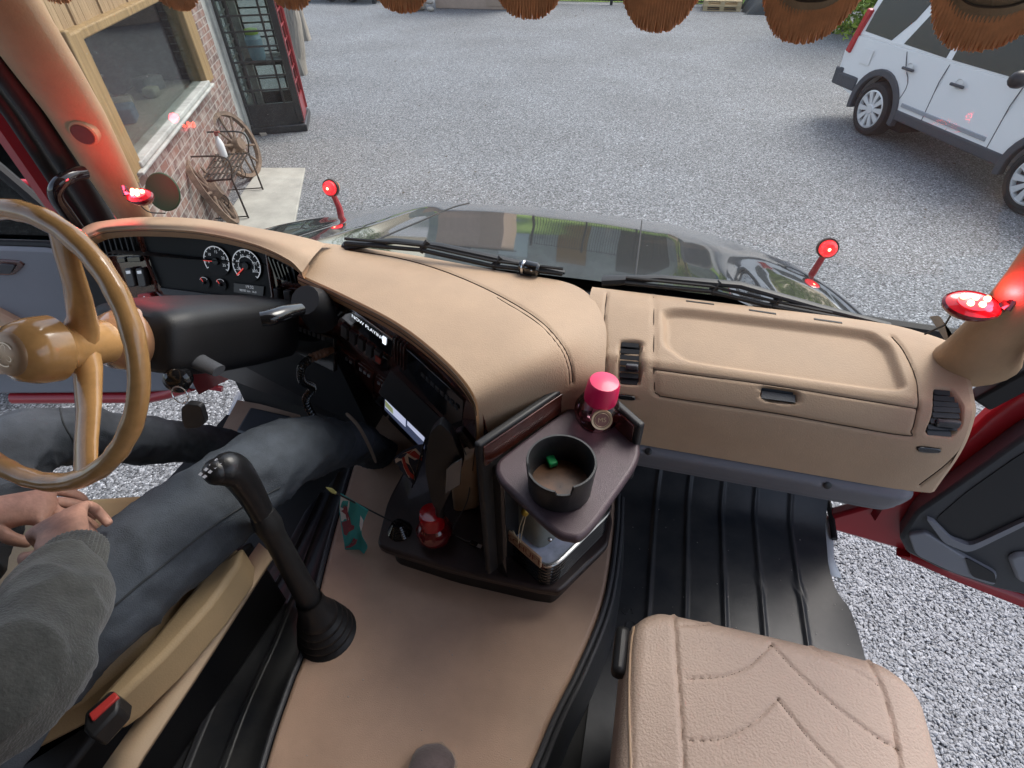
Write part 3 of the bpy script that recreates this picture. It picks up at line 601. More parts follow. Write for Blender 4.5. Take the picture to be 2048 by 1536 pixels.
M_white_s = mat('sill_white', (.7, .71, .73), .4)
tr = thing('truck', 'red lorry cab with tan leather dashboard, black bonnet and both doors open', 'truck', (-.42, 1.0, 0))
# ---- shell
sh = MB().box((-.42, -.05, 1.26), (2.32, 2.6, .08)); sh.build('cab_floor', M_rubber, tr, smooth=0)
M_liner = mat('headliner', (.16, .12, .08), .9, bump=.2, bscale=80)
MB().box((-.42, -.12, 3.42), (2.36, 1.9, .06)).build('roof', M_liner, tr, smooth=0)
MB().box((-.42, -1.08, 2.34), (2.36, .06, 2.1)).build('rear_wall', M_liner, tr, smooth=0)
for x in (-1.57, .73): MB().box((x, -.8, 2.34), (.06, .5, 2.1)).build('side_wall', M_liner, tr, smooth=0)
MB().box((-.42, .83, 3.24), (2.3, .08, .32)).build('header_rail', M_liner, tr, bevel=.02)
MB().box((-.42, 1.36, 1.6), (2.26, .05, .75)).build('firewall', M_rubber, tr, smooth=0)
for x in (-1.6, .76): MB().box((x, .2, 3.36), (.06, 1.4, .1)).build('door_header', M_red, tr, bevel=.02)
# ---- bonnet
def hoodpt(u, v):
    """u -1..1 across, v 0..1 from the windscreen to the nose"""
    y = 1.24+v*1.06; hw = 1.17-.04*v
    crown = 2.155-.265*v-.03*v**3
    a = abs(u); t_ = min(1, max(0, (a-.52)/.2)); k = t_*t_*(3-2*t_)
    edge = 2.075-.19*v-.03*v*v-.07*max(0, (a-.86)/.14)**1.6
    z = crown*(1-k)+edge*k
    z += .010*math.exp(-((a-.44)/.04)**2)*min(1, v*4)*(1-v*.4)+.004*math.sin(v*9+a*3)*v     # raised ridges
    if v > .97: z -= (v-.97)/.03*.05
    cx = -.40; return V((cx+u*hw, y-.40*a**3*v, z))
rows = [[hoodpt(-1+2*i/72, j/40) for i in range(73)] for j in range(41)]
nose = [V((p.x*.99-.004, p.y+.04, p.z-.25)) for p in rows[-1]]; nose2 = [V((p.x, p.y+.05, 1.1)) for p in rows[-1]]
hood = MB().grid(rows+[nose, nose2]).build('hood', M_hood, tr, smooth=60)
for s in (-1, 1):
    e_ = [hoodpt(s, j/24) for j in range(25)]
    MB().grid([[p+V((-s*.055, 0, .012)) for p in e_], [p+V((0, 0, .012)) for p in e_], [p+V((s*.06, 0, -.03)) for p in e_], [p+V((s*.09, 0, -.6)) for p in e_]]).build('fender', M_red, tr, smooth=50)
    MB().tube([p+V((-s*.055, 0, .012)) for p in e_], .005, 6).build('fender_trim', M_steel, tr)
HB_ = bvh_of(MB().grid(rows))
seam = [hoodpt(-.34, j/20)+V((0, 0, .0005)) for j in range(21)]
MB().tube(seam, .003, 6).tube([hoodpt(.34, j/20)+V((0, 0, .0005)) for j in range(21)], .003, 6).build('hood_seam', M_rubber, hood)
MB().grid([[V((x, 1.10+.06*((x+.42)/1.05)**2*-1, 2.175)) for x in np.linspace(-1.45, .63, 30)], [V((x, 1.2, 2.14)) for x in np.linspace(-1.47, .65, 30)], [V((x, 1.36, 2.07)) for x in np.linspace(-1.5, .7, 30)]]).build('cowl', M_blk, tr)
# ---- wipers
for pts, bl, ty in (([(1130, 545), (1010, 520), (880, 492), (790, 482), (690, 492)], [(690, 487), (840, 500), (985, 532), (1125, 548)], 'wiper'), ([(1780, 650), (1640, 615), (1480, 570), (1320, 556), (1205, 562)], [(1250, 566), (1420, 583), (1540, 612), (1660, 636)], 'wiper')):
    wp = MB().tube([at(*p, y=1.175) for p in pts], [.008, .011, .012, .011, .02], 8, flat=.6).build('wiper', M_blk, tr)
    q = [at(*p, y=1.16) for p in bl]; m2 = MB().tube(q, .006, 6); m2.tube([p+V((0, .004, .012)) for p in q], .004, 6)
    for k in range(2): m2.bar(q[k+1]+V((0, 0, -.005)), q[k+1]+V((.02, .012, .02)), .012, .012)
    m2.build('wiper_blade', M_rubber, wp)
for a in ((640, 1.172), (780, 1.17)): pass
lou = MB()
for k in range(9):
    p = at(690+k*52, 512+k*9.3, z=2.182); lou.box(p, (.05, .02, .006), Matrix.Rotation(-.05, 3, 'Z'))
lou.build('cowl_grille', M_vent, tr)
# ---- marker lamps on red stems
for i, (c, b) in enumerate((((660, 376), (678, 414)), ((1656, 497), (1621, 553)))):
    pc = at(*c, y=2.02); pb = at(*b, y=2.02)
    ml = MB().tube([pb+V((0, 0, -.12)), pb, pc+(pb-pc)*.25], [.02, .013, .011], 10).build('marker_lamp', M_red, tr)
    d = V((0, -1, .25)).normalized()
    MB().lathe([(0, .022), (.02, .021), (.029, .012), (.031, 0)], pc, d, 20).build('red_lens', M_redlens, ml)
    MB().lathe([(.031, 0), (.037, 0), (.037, -.014), (.031, -.014)], pc, d, 20).build('rubber_ring', M_rubber, ml)
    MB().lathe([(.031, -.014), (.028, -.032), (0, -.037)], pc, d, 20).build('amber_lens', mat('amber_lens', (.75, .22, .01), .15, coat=.8, emit=(1, .3, .02), estr=.15), ml)
    MB().ball(pc+d*.02, .006, 8).build('bulb', M_led, ml)
# ---- windscreen
wsg = []
for j in range(9):
    v = j/8; row = []
    for i in range(25):
        u = -1+i/12; row.append(V((-.42+u*(1.2-.07*v), 1.29-.03*u*u-.34*v, 2.11+1.05*v)))
    wsg.append(row)
MB().grid(wsg).build('windscreen', glass_mat('windscreen_glass', (.95, .975, .965), .045, dust_haze=.5), tr)
MB().tube(wsg[0], .018, 8).build('windscreen_seal', M_rubber, tr)
# ---- windscreen pillars
pb0 = at(272, 440, z=2.2); pb1 = at(150, 225, x=-1.44); pb2 = at(0, 0, x=-1.40); pb3 = pb2+(pb2-pb1)*1.6
M3 = [pb0+V((0, 0, -.06)), pb0, (pb0+pb1)/2, pb1, (pb1+pb2)/2, pb2, pb3]
lp = MB().tube(M3, [.055, .056, .068, .078, .086, .09, .1], 20, flat=.6, up=(0, 1, 0)).build('windscreen_pillar', M_pillar, tr, smooth=60)
LPB = bvh_of(MB().tube(M3, [.055, .056, .068, .078, .086, .09, .1], 20, flat=.6, up=(0, 1, 0)))
h_, n_ = hit(LPB, 168, 266)
if h_: MB().lathe([(.0, .006), (.024, .006), (.027, .008), (.031, .005), (.034, -.01)], h_, n_, 24).build('tweeter_rim', M_pillar, lp); MB().lathe([(0, .009), (.025, .009)], h_, n_, 24).build('speaker_mesh', mat('speaker_cloth', (.1, .06, .055), .8, bump=1, bscale=900), lp)
dsl = MB()
for k, (dx, r) in enumerate(((-.1, .035), (-.155, .022))): dsl.tube([p+V((dx, -.02-.02*k, 0)) for p in M3], r, 10, flat=.7)
dsl.build('door_seal', M_rubber, lp, smooth=50)
MB().tube([p+V((-.24, .0, 0)) for p in M3], .05, 10).build('outer_pillar', M_red, lp)
gh_ = [at(168, 345, x=-1.44), at(140, 352, x=-1.44), at(115, 372, x=-1.45), at(112, 395, x=-1.47), at(135, 430, x=-1.49), at(170, 480, x=-1.5)]
MB().tube(catmull(gh_, 24), .017, 12).build('grab_handle', M_blkgl, lp)
rb = [at(1940, 728, z=2.17), at(1966, 695, y=1.03), at(2022, 625, y=.98), at(2085, 545, y=.94)]; rb.append(rb[3]+(rb[3]-rb[2])*2.2); rb.append(rb[4]+V((-.05, -.1, .5)))
rp = MB().tube(rb, [.085, .066, .05, .046, .05, .055], 20, flat=.6, up=(0, 1, 0)).build('windscreen_pillar', M_pillar, tr, smooth=60)
MB().tube([p+V((.085, -.05, 0)) for p in rb[1:]], .028, 10).tube([p+V((.13, -.04, 0)) for p in rb[1:]], .02, 10).build('door_seal', M_rubber, rp)
MB().tube([p+V((.2, 0, 0)) for p in rb[1:]], .04, 10).build('outer_pillar', M_red, rp)
M_lampglass = mat('lamp_glass', (.42, .012, .02), .1, coat=.8, emit=(1, .02, .04), estr=.12); M_lampin = mat('lamp_inner', (.7, .1, .13), .2, emit=(1, .08, .13), estr=.32)
# ---- interior red lamps on the pillars
def oval_lamp(c, pil, side, w=.032, hgt=.02):
    c = V(c); ax = V((0, -.35, .94)).normalized(); X = V((1, 0, 0)); Y = ax.cross(X)
    lm = MB().lathe([(.0, -.012), (.8, -.012), (1, -.004), (1.04, .002), (.97, .006)], (0, 0, 0), (0, 0, 1), 28)
    lm.v = [tuple(c+X*(p[0]*w)+Y*(p[1]*hgt)+ax*p[2]) for p in lm.v]
    o = lm.build('interior_lamp', mat('lamp_housing', (.18, .012, .015), .2, coat=.5), tr)
    le = MB().lathe([(.96, .004), (.6, .010), (0, .012)], (0, 0, 0), (0, 0, 1), 28); le.v = [tuple(c+X*(p[0]*w)+Y*(p[1]*hgt)+ax*p[2]) for p in le.v]
    le.build('red_lens', M_lampglass, o); l2_ = MB().lathe([(.62, .0115), (.3, .0135), (0, .014)], (0, 0, 0), (0, 0, 1), 28); l2_.v = [tuple(c+X*(p[0]*w)+Y*(p[1]*hgt)+ax*p[2]) for p in l2_.v]; l2_.build('inner_lens', M_lampin, o)
    ld = MB()
    for k in range(5): ld.ball(c+X*w*(-.42+.2*k)+Y*hgt*(.22*(-1)**k)+ax*.0145, .0055, 8)
    ld.build('light_diode', M_led, o)
    br = MB().bar(c+X*side*w*1.0, c+X*side*(w+.012)+V((0, .01, .012)), .012, .012).tube([c+X*side*(w+.008)+V((0, .0, .0)), c+X*side*(w+.014)+V((0, .01, .02))], .007, 8); br.build('bracket', M_blkgl, o)
    return o
lc1 = at(281, 394, y=1.055); l1 = oval_lamp(lc1, lp, -1, .036, .024)
MB().tube(catmull([lc1+V((-.02, 0, -.015)), lc1+V((-.02, .02, -.05)), lc1+V((.01, .04, -.06))], 10), .0018, 6).build('cable', M_rubber, l1)
lc2 = at(1942, 612, y=.93); l2 = oval_lamp(lc2, rp, 1, .043, .029)
MB().tube([lc2+V((-.02, 0, -.015)), at(1890, 650, y=.97), at(1850, 668, y=1.02)], .0018, 6).build('cable', M_rubber, l2)
for nm, p, e in (('lamp_glow', lc1+V((-.034, -.010, .034)), .42), ('lamp_glow', lc2+V((.04, -.01, .03)), .32)):
    ld = bpy.data.lights.new(nm, 'POINT'); ld.energy = e; ld.color = (1, .03, .055); ld.shadow_soft_size = .012; lo = bpy.data.objects.new(nm, ld); COL.objects.link(lo); lo.location = p
# ---- dashboard: passenger side
prof = [(1.175, 2.175, 0), (1.13, 2.2, 0), (1.08, 2.198, 0), (1.02, 2.185, 0), (.955, 2.168, 0), (.925, 2.155, 0), (.893, 2.11, 0), (.878, 2.06, 0), (.872, 2.0, 0), (.868, 1.968, 0)]
def dashrow(p):
    y, z, _ = p; r = []
    xs = [-.10, .0, .15, .3, .45, .56, .62, .655, .672]
    for i, x in enumerate(xs):
        k = max(0, (x-.5)/.172); r.append(V((x-.05*(z < 2.0)*k*0, y-.05*k*k*(y-.86)/.3+.02*k**3, z-.012*k**3)))
    return r
pd = rows_from([dashrow(p) for p in prof], 170, 150); PM = MB().grid(pd); PDB = bvh_of(PM)
lid = [(1308, 592), (1308, 640), (1309, 770), (1318, 790), (1345, 797), (1560, 829), (1800, 871), (1824, 862), (1833, 830), (1838, 800), (1832, 752), (1808, 700), (1785, 672)]
PMc = [(lid, 3.0, .004), ([(1309, 739), (1560, 773), (1836, 818)], 2.2, .0035), ([(1214, 585), (1209, 640), (1210, 700), (1211, 760)], 2.4, .004), ([(1925, 705), (1962, 745), (1966, 800), (1945, 870), (1900, 925), (1840, 972)], 2.5, .004)]
tray = smoothpoly([(1326, 612), (1742, 662), (1782, 690), (1818, 786), (1372, 722), (1330, 690)], 6, .18)
vl = smoothpoly([(1239, 681), (1285, 681), (1281, 771), (1235, 768)], 6, .2); vr = smoothpoly([(1868, 776), (1905, 778), (1929, 812), (1925, 852), (1903, 875), (1850, 869), (1866, 830)], 6, .2)
hand = smoothpoly([(1520, 772), (1598, 783), (1594, 810), (1526, 802)], 6, .25)
swl = smoothpoly([(1232, 788), (1272, 793), (1270, 801), (1236, 798)], 5, .35); swr = smoothpoly([(1832, 892), (1882, 897), (1880, 906), (1836, 904)], 5, .35)
carve(PM, PMc, [(tray, 13, .016), (vl, 7, .016), (vr, 8, .016), (hand, 5, .022), (swl, 3, .006), (swr, 3, .006)])
dash = MB(); dash.v, dash.f = PM.v, PM.f
def seam_line(bvh, poly, name, par, r=.0011, off=-.0028, n=70):
    q = [hit(bvh, *p, off)[0] for p in catmull(poly, n)]; q = [p for p in q if p is not None]
    if len(q) > 2: MB().tube(q, r, 6).build(name, M_gap, par)
M_gap = mat('seam_gap', (.05, .032, .02), .9)
dash = dash.build('dashboard', M_tan, tr, smooth=60)
for g_ in PMc: seam_line(PDB, g_[0], 'panel_gap', dash)
edge = [V(p) for p in [r[-1] for r in pd]]
MB().grid([edge, [p+V((.012, .01, -.004)) for p in edge], [p+V((.012, .12, -.01)) for p in edge]]).build('end_cap', M_tan, dash, smooth=60)
def patch(bvh, poly, off, name, m, parent, ext=.003, bevel=0):
    c = np.mean(poly, 0); hs = [hit(bvh, *p) for p in list(poly)+[c]]; good = [h for h in hs if h[0] is not None]
    if not good: print('MISS', name, [tuple(map(int, p)) for p in poly][:4]); return parent
    n0 = hs[-1][1] if hs[-1][0] is not None else good[0][1]
    pts = [h[0] if h[0] is not None else atp(p[0], p[1], good[-1][0], n0) for h, p in zip(hs[:-1], poly)]
    return MB().prism([p+n0*off for p in pts], -n0*ext).build(name, m, parent, bevel=bevel, smooth=30)
def hitx(bvh, px, py, ref):
    h = hit(bvh, px, py)
    if h[0] is not None: return h
    r = hit(bvh, *ref); return (atp(px, py, r[0], r[1]), r[1]) if r[0] is not None else (at(px, py, y=.85), V((-.5, -.85, 0)))
for poly, k0, slats in ((vl, 0, 7), (vr, 1, 8)):
    pp = np.array(poly); ct = pp.mean(0)
    v_ = patch(PDB, ct+(pp-ct)*.97, -.011, 'air_vent', M_vent, dash)
    sl_ = MB(); y0, y1 = pp[:, 1].min()+6, pp[:, 1].max()-6
    for j in range(slats):
        y = y0+(y1-y0)*j/(slats-1); sc_x = []
        for (ax_, ay_), (bx_, by_) in zip(pp, np.roll(pp, -1, 0)):
            if (ay_ > y) != (by_ > y): sc_x.append(ax_+(y-ay_)/(by_-ay_)*(bx_-ax_))
        xa, xb = min(sc_x)+3, max(sc_x)-5
        a, n = hit(PDB, xa, y-1); b, n2 = hit(PDB, xb, y+2)
        if a and b: sl_.bar(a-n*.005, b-n*.005, .010, .0022, up=(0, -.6, 1))
    sl_.build('vent_slat', M_vent, v_)
    a, n = hit(PDB, ct[0]+4, ct[1]+(8 if k0 == 0 else 20)); MB().box(a-n*.001, (.026 if not k0 else .04, .01, .011 if not k0 else .016), Matrix.Rotation(-.1, 3, 'Y')).build('vent_knob', M_dgrey, v_, bevel=.003)
hd_ = patch(PDB, np.array(hand), -.017, 'glovebox_handle', M_vent, dash)
a, n = hit(PDB, 1524, 790); b, _ = hit(PDB, 1592, 799); MB().bar(a-n*.006, b-n*.006, .016, .003, up=(0, -.5, 1)).build('handle_lip', M_dgrey, hd_)
for poly in (swl, swr):
    o = patch(PDB, np.array(poly), .003, 'vent_switch', M_blkgl, dash, ext=.008, bevel=.002)
for a_, b_ in (((1372, 602), (1428, 609)), ((1498, 620), (1552, 628)), ((1628, 638), (1684, 646))):
    p, n = hit(PDB, *a_); q, _ = hit(PDB, *b_); MB().bar(p+n*.0006, q+n*.0006, .005, .001, up=n).build('demister_slot', M_rubber, dash)
# grey knee strip below
gs = [V((-.06, .872, 1.966)), V((.06, .872, 1.966)), V((.3, .872, 1.966)), V((.5, .872, 1.966)), V((.60, .872, 1.966)), V((.635, .885, 1.966))]
def gsrow(dy, dz): return [p+V((0, dy, dz)) for p in gs]
gk = rows_from([gsrow(.0, .0), gsrow(-.014, -.012), gsrow(-.012, -.03), gsrow(.004, -.07), gsrow(.03, -.1), gsrow(.16, -.12)], 60, 30)
GK = MB().grid(gk); GKB = bvh_of(GK); carve(GK, [], [([(1292+6*math.cos(t), 903+4*math.sin(t)) for t in np.linspace(0, 6.28, 12)], 3, .006), ([(1652+7*math.cos(t), 971+4.5*math.sin(t)) for t in np.linspace(0, 6.28, 12)], 3, .006)])
ks = GK.build('knee_strip', mat('strip_grey', (.14, .143, .165), .55, bump=.3, bscale=500), dash, smooth=50)
for p in ((1297, 903), (1655, 971)):
    a, n = hit(GKB, *p)
    if a: MB().lathe([(0, .001), (.007, .001), (.0085, 0)], a, n, 16).build('screw_cap', M_vent, ks)
# ---- dashboard: centre sweep
far = [(648, 486, 2.215), (800, 506, 2.2), (1000, 542, 2.2), (1150, 571, 2.2), (1208, 640, 2.192), (1210, 742, 2.163), (1215, 800, 2.10), (1220, 900, 1.98)]
mid = [(622, 512, 2.226), (760, 540, 2.222), (915, 585, 2.224), (1040, 645, 2.224), (1092, 712, 2.205), (1100, 790, 2.12), (1090, 850, 2.03), (1075, 930, 1.92)]
crs = [(598, 548, 2.215), (690, 590, 2.222), (800, 648, 2.225), (893, 722, 2.22), (946, 785, 2.195), (958, 835, 2.13), (955, 885, 2.04), (950, 930, 1.92)]
def c3(l): return [at(x, y, z=z) for x, y, z in l]
cs = rows_from([c3(far), c3(mid), c3(crs)], 150, 90)
CM = MB().grid(cs); CMB = bvh_of(CM)
stitch = [(690, 497), (800, 515), (900, 545), (1000, 590), (1080, 640), (1126, 690), (1143, 730), (1146, 765)]
carve(CM, [(stitch, 2.5, .0035), ([(x-6, y+4) for x, y in stitch[3:]], 1.6, .002)])
ct_ = CM.build('console_cover', M_tan, dash, smooth=60)
seam_line(CMB, stitch, 'stitch_line', ct_, .0012, -.0022); seam_line(CMB, [(x-6, y+4) for x, y in stitch[3:]], 'stitch_line', ct_, .0008, -.001)
crl = c3(crs); cd_ = [V(p) for p in catmull(crl, 60)]
inw = V((-.52, -.85, 0))
lipr = [cd_, [p+inw*.006+V((0, 0, -.004)) for p in cd_], [p+inw*.008+V((0, 0, -.022)) for p in cd_], [p+inw*.002+V((0, 0, -.034)) for p in cd_]]
MB().grid(lipr).build('console_lip', M_lip, dash, smooth=60)
MB().tube([p+inw*.0062+V((0, 0, -.003)) for p in cd_], .0012, 6).tube([p+inw*.0085+V((0, 0, -.013)) for p in cd_], .0012, 6).build('seam_thread', M_thread, dash)
# front of the console, towards the driver
fr0 = [p+V((.006, .008, -.03)) for p in cd_[:47]]
fro = rows_from([fr0, [p+V((.02, .03, -.2)) for p in fr0], [p+V((.07, .09, -.5)) for p in fr0]], 60, 40); FM = MB().grid(fro); FB = bvh_of(FM)
con = FM.build('centre_console', M_wood, tr, smooth=60)
def fpatch(poly, name, m, parent=None, off=.006, ext=.012, bevel=.002): return patch(FB, poly, off, name, m, parent or con, ext, bevel)
rad = fpatch([(681, 597), (790, 676), (786, 712), (678, 626)], 'radio', M_blkgl)
fpatch([(683, 598), (789, 674), (789, 679), (683, 603)], 'radio_edge', M_steel, rad, off=.008)
fpatch([(706, 622), (776, 676), (773, 690), (703, 637)], 'radio_display', mat('radio_display', (.006, .007, .008), .1), rad, off=.007, ext=.003, bevel=0)
a, n = hitx(FB, 742, 652, (735, 645)); b, _ = hitx(FB, 762, 667, (735, 645)); M_glow = mat('display_glow', (.8, .85, .9), .5, emit=(.85, .92, 1), estr=.6)
dv = V((0, 0, 1))
text_mb('NOW PLAYING!', .0155, a+n*.0085, b-a, dv).build('radio_text', M_glow, rad, smooth=0)
fpatch([(770, 668), (777, 673), (776, 686), (770, 682)], 'radio_icon', M_glow, rad, off=.0085, ext=.002, bevel=0)
a, n = hitx(FB, 683, 622, (735, 645)); MB().lathe([(0, .02), (.011, .02), (.013, .006)], a, n, 18).build('radio_knob', M_blkgl, rad)
for k in range(6):
    x, y = 686+k*16.5, 645+k*12.5; fpatch([(x, y), (x+12, y+9), (x+11, y+32), (x-1, y+23)], 'console_switch', M_dgrey if k != 5 else M_blkgl, off=.008)
fpatch([(757, 705), (768, 713), (767, 723), (757, 716)], 'red_symbol', mat('red_symbol', (.35, .05, .03), .5), off=.012, ext=.002, bevel=0)
for k in range(3):
    x, y = 682+k*36, 696+k*27; fpatch([(x, y), (x+30, y+22), (x+28, y+78), (x-2, y+55)], 'control_panel', M_wood, off=.005)
    a, n = hit(FB, x+13, y+48)
    if a: MB().lathe([(0, .022), (.014, .022), (.017, .004)], a, n, 20).build('control_knob', M_blk, con)
    for q in range(3):
        fpatch([(x+4+q*8, y+9+q*6), (x+9+q*8, y+12+q*6), (x+9+q*8, y+17+q*6), (x+4+q*8, y+14+q*6)], 'button_symbol', M_grey, off=.008, ext=.002, bevel=0)
# upper right storage slot and button rows
slot = fpatch([(806, 688), (930, 800), (926, 868), (800, 738)], 'storage_slot', M_blkgl, off=.004)
for k in range(8):
    x, y = 846+k*9.5, 741+k*9; fpatch([(x, y), (x+7, y+6.5), (x+7, y+14), (x, y+7)], 'slot_button', M_dgrey, slot, off=.007, ext=.003, bevel=.001)
for k in range(4):
    x, y = 793+k*6, 672+k*5; fpatch([(x, y), (x+3, y+3), (x+1, y+52), (x-2, y+49)], 'console_rib', M_wood, off=.009)
# ---- binnacle hood over the instruments
bo_far = [(150, 470, 2.25), (172, 452, 2.262), (205, 442, 2.27), (290, 434, 2.275), (400, 438, 2.28), (520, 457, 2.275), (600, 473, 2.262), (650, 489, 2.24)]
bo_top = [(154, 476, 2.26), (178, 462, 2.275), (210, 452, 2.283), (290, 446, 2.287), (400, 450, 2.29), (515, 471, 2.287), (590, 494, 2.272), (628, 512, 2.25)]
bo_nr = [(160, 482, 2.255), (186, 470, 2.268), (214, 461, 2.272), (290, 457, 2.277), (400, 464, 2.28), (505, 487, 2.277), (575, 518, 2.262), (604, 545, 2.235)]
bo_lip = [(x+2, y+10, z-.012) for x, y, z in bo_nr]; bo_in = [(x+2, y+11, z-.022) for x, y, z in bo_nr]
br_ = rows_from([c3(bo_far), c3(bo_top), c3(bo_nr)], 90, 24)
nr = br_[-1]; lipv = [[p+V((0, -.002, -.008)) for p in nr], [p+V((0, .004, -.024)) for p in nr], [p+V((0, .05, -.028)) for p in nr]]
bh = MB().grid([[p+V((0, .03, -.02)) for p in br_[0]]]+br_).build('binnacle_hood', M_tan, dash, smooth=60)
MB().grid([nr]+lipv).build('hood_lip', M_lip, bh, smooth=60)
MB().tube([p+V((0, -.0025, -.005)) for p in nr], .0011, 6).build('seam_thread', M_thread, bh)
# ---- instrument fascia
FP0, FN = V((-1.1, 1.1, 2.2)), V((0, -1, .35)).normalized()
def fas(px, py, o=0.0): return atp(px, py, FP0, FN)+FN*o
def fpoly(poly, name, m, parent, off=0.0, ext=.004, bevel=0):
    return MB().prism([fas(*p, off) for p in poly], -FN*ext).build(name, m, parent, bevel=bevel, smooth=30)
ic = fpoly([(176, 462), (275, 452), (420, 465), (560, 505), (604, 545), (690, 592), (700, 700), (520, 660), (300, 660), (245, 655)], 'instrument_panel', M_wood, tr, -.012, .02)
rec = fpoly(smoothpoly([(278, 452), (420, 465), (528, 500), (545, 590), (530, 622), (440, 605), (330, 588), (308, 560)], 5, .12), 'cluster_face', mat('cluster_black', (.005, .005, .006), .5, spec=.25), ic, -.004, .004)
MB().tube([fas(*p, .004) for p in catmull([(272, 455), (292, 510), (312, 560), (330, 592), (440, 608), (535, 628)], 40)], .0045, 8).tube([fas(*p, .004) for p in [(536, 500), (549, 590), (536, 628)]], .006, 8).build('cluster_bezel', M_wood, ic)
fpoly([(322, 575), (440, 590), (530, 606), (531, 620), (440, 604), (330, 588)], 'cluster_shelf', M_dgrey, ic, .004, .01)
M_mark = mat('dial_mark', (.75, .76, .78), .5, emit=(.8, .85, .9), estr=.12); M_needle = mat('needle_red', (.7, .03, .03), .4, emit=(1, .08, .06), estr=.25)
Xf = V((1, 0, 0)); Yf = (V((0, 0, 1))-FN*FN.z).normalized()
def gauge(px, py, R, a0, a1, n, labels, needle, lab_r=.72, lsize=.2):
    c = fas(px, py, .0015); P = lambda r, d, o=0: c+Xf*(r*math.cos(math.radians(d)))+Yf*(r*math.sin(math.radians(d)))+FN*o
    g = MB().lathe([(0, .0005), (R*1.02, .0005)], c, FN, 32).build('gauge', mat('dial_black', (.008, .008, .01), .5, spec=.25), ic)
    mk = MB().grid([[P(R*.93, a0+(a1-a0)*k/40, .001) for k in range(41)], [P(R, a0+(a1-a0)*k/40, .001) for k in range(41)]])
    for k in range(n+1): d = a0+(a1-a0)*k/n; mk.bar(P(R*.82, d, .0012), P(R*.98, d, .0012), R*.04, .0004, up=FN)
    mk.build('dial_scale', M_mark, g, smooth=0)
    tx = MB()
    for lb, d in labels:
        t = text_mb(lb, R*lsize*1.3, P(R*lab_r*.86, d, .0014), Xf, Yf); tx.add(t.v, t.f)
    if labels: tx.build('dial_number', M_mark, g, smooth=0)
    MB().bar(P(R*.1, needle, .004), P(R*.97, needle, .004), R*.07, .0012, up=FN).build('needle', M_needle, g)
    MB().lathe([(0, .008), (R*.22, .007), (R*.26, .001)], c, FN, 18).build('needle_cap', M_blk, g); return g
gauge(434, 522, .041, 215, -35, 10, [('5', 190), ('10', 140), ('15', 85), ('20', 25), ('25', -20)], 182)
g2 = gauge(494, 531, .044, 225, -45, 12, [('20', 205), ('40', 162), ('60', 112), ('80', 68), ('100', 18), ('120', -25)], 222)
c = fas(494, 531, .003); MB().grid([[c+Xf*(r*math.cos(t))+Yf*(r*math.sin(t)) for t in np.linspace(3.9, -.7, 30)] for r in (.024, .0255)]).build('inner_scale', M_mark, g2, smooth=0)
gauge(410, 565, .016, 150, 45, 2, [], 120); gauge(443, 569, .016, 150, 45, 2, [], 125)
ds = fpoly([(468, 566), (528, 573), (526, 592), (468, 584)], 'trip_display', mat('lcd', (.06, .06, .065), .3), ic, .001, .003)
t1 = text_mb('19:32', .012, fas(500, 574, .0022), Xf, Yf); t2 = text_mb('98783 km  16.0', .0085, fas(497, 582, .0022), Xf, Yf); t1.add(t2.v, t2.f); t1.build('display_text', M_mark, ds, smooth=0)
# left air vent and switches
va = fpoly(smoothpoly([(184, 465), (264, 457), (278, 508), (206, 514)], 4, .1), 'air_vent', M_vent, ic, .0, .008)
vs_ = MB()
for k in range(7):
    x = 196+k*11; vs_.bar(fas(x, 464-k*.8, .004), fas(x+14, 511-k*.6, .004), .0025, .01, up=FN)
vs_.build('vent_slat', M_vent, va)
M_btn = mat('switch_grey', (.06, .055, .055), .35)
for k, q in enumerate([[(236, 515), (252, 514), (255, 524), (239, 526)], [(256, 514), (282, 512), (285, 523), (259, 524)]]): fpoly(q, 'small_switch', M_blkgl, ic, .006, .012, .002)
for x in (252, 274): 
    s1 = fpoly(smoothpoly([(x, 536), (x+15, 535), (x+24, 572), (x+8, 574)], 4, .2), 'rocker_switch', M_btn, ic, .008, .016, .003)
    fpoly([(x+4, 541), (x+13, 540), (x+14, 546), (x+6, 547)], 'switch_symbol', M_mark, s1, .0085, .001)
hz = fpoly(smoothpoly([(279, 587), (306, 585), (311, 600), (284, 603)], 4, .2), 'hazard_switch', mat('hazard_red', (.55, .03, .035), .3), ic, .01, .016, .003)
t_ = [fas(*p, .0106) for p in ((294, 590), (302, 598), (288, 599))]; t2_ = [fas(*p, .011) for p in ((294.5, 593.5), (298, 597), (292, 597.2))]
MB().add(t_, [(0, 1, 2)]).build('hazard_symbol', M_mark, hz, smooth=0); MB().add(t2_, [(0, 1, 2)]).build('hazard_centre', bpy.data.materials['hazard_red'], hz, smooth=0)
fpoly(smoothpoly([(286, 606), (311, 604), (318, 622), (292, 625)], 4, .25), 'round_switch', M_wood, ic, .012, .018, .004)
for k in range(4): x, y = 334+(k % 2)*13, 594+(k//2)*11+(k % 2)*1.5; fpoly([(x, y), (x+11, y+1.2), (x+12, y+9), (x+1, y+8)], 'small_switch', M_btn, ic, .008, .014, .002)
vb = fpoly(smoothpoly([(536, 505), (566, 514), (590, 538), (596, 568), (555, 556)], 4, .15), 'air_vent', M_vent, ic, .006, .02)
vs_ = MB()
for k in range(5): vs_.bar(fas(543+k*9, 512+k*5, .009), fas(558+k*8, 553+k*3, .009), .003, .01, up=FN)
vs_.build('vent_slat', M_blkgl, vb)
for k in range(3): x = 545+k*24; fpoly([(x, 574+k*5), (x+14, 577+k*5), (x+18, 605+k*5), (x+3, 602+k*5)], 'rocker_switch', M_btn, ic, .008, .016, .003)
MB().bar(fas(186, 470, .01), fas(262, 668, .01), .012, .02, up=FN).build('side_trim', M_tan, ic, bevel=.004)
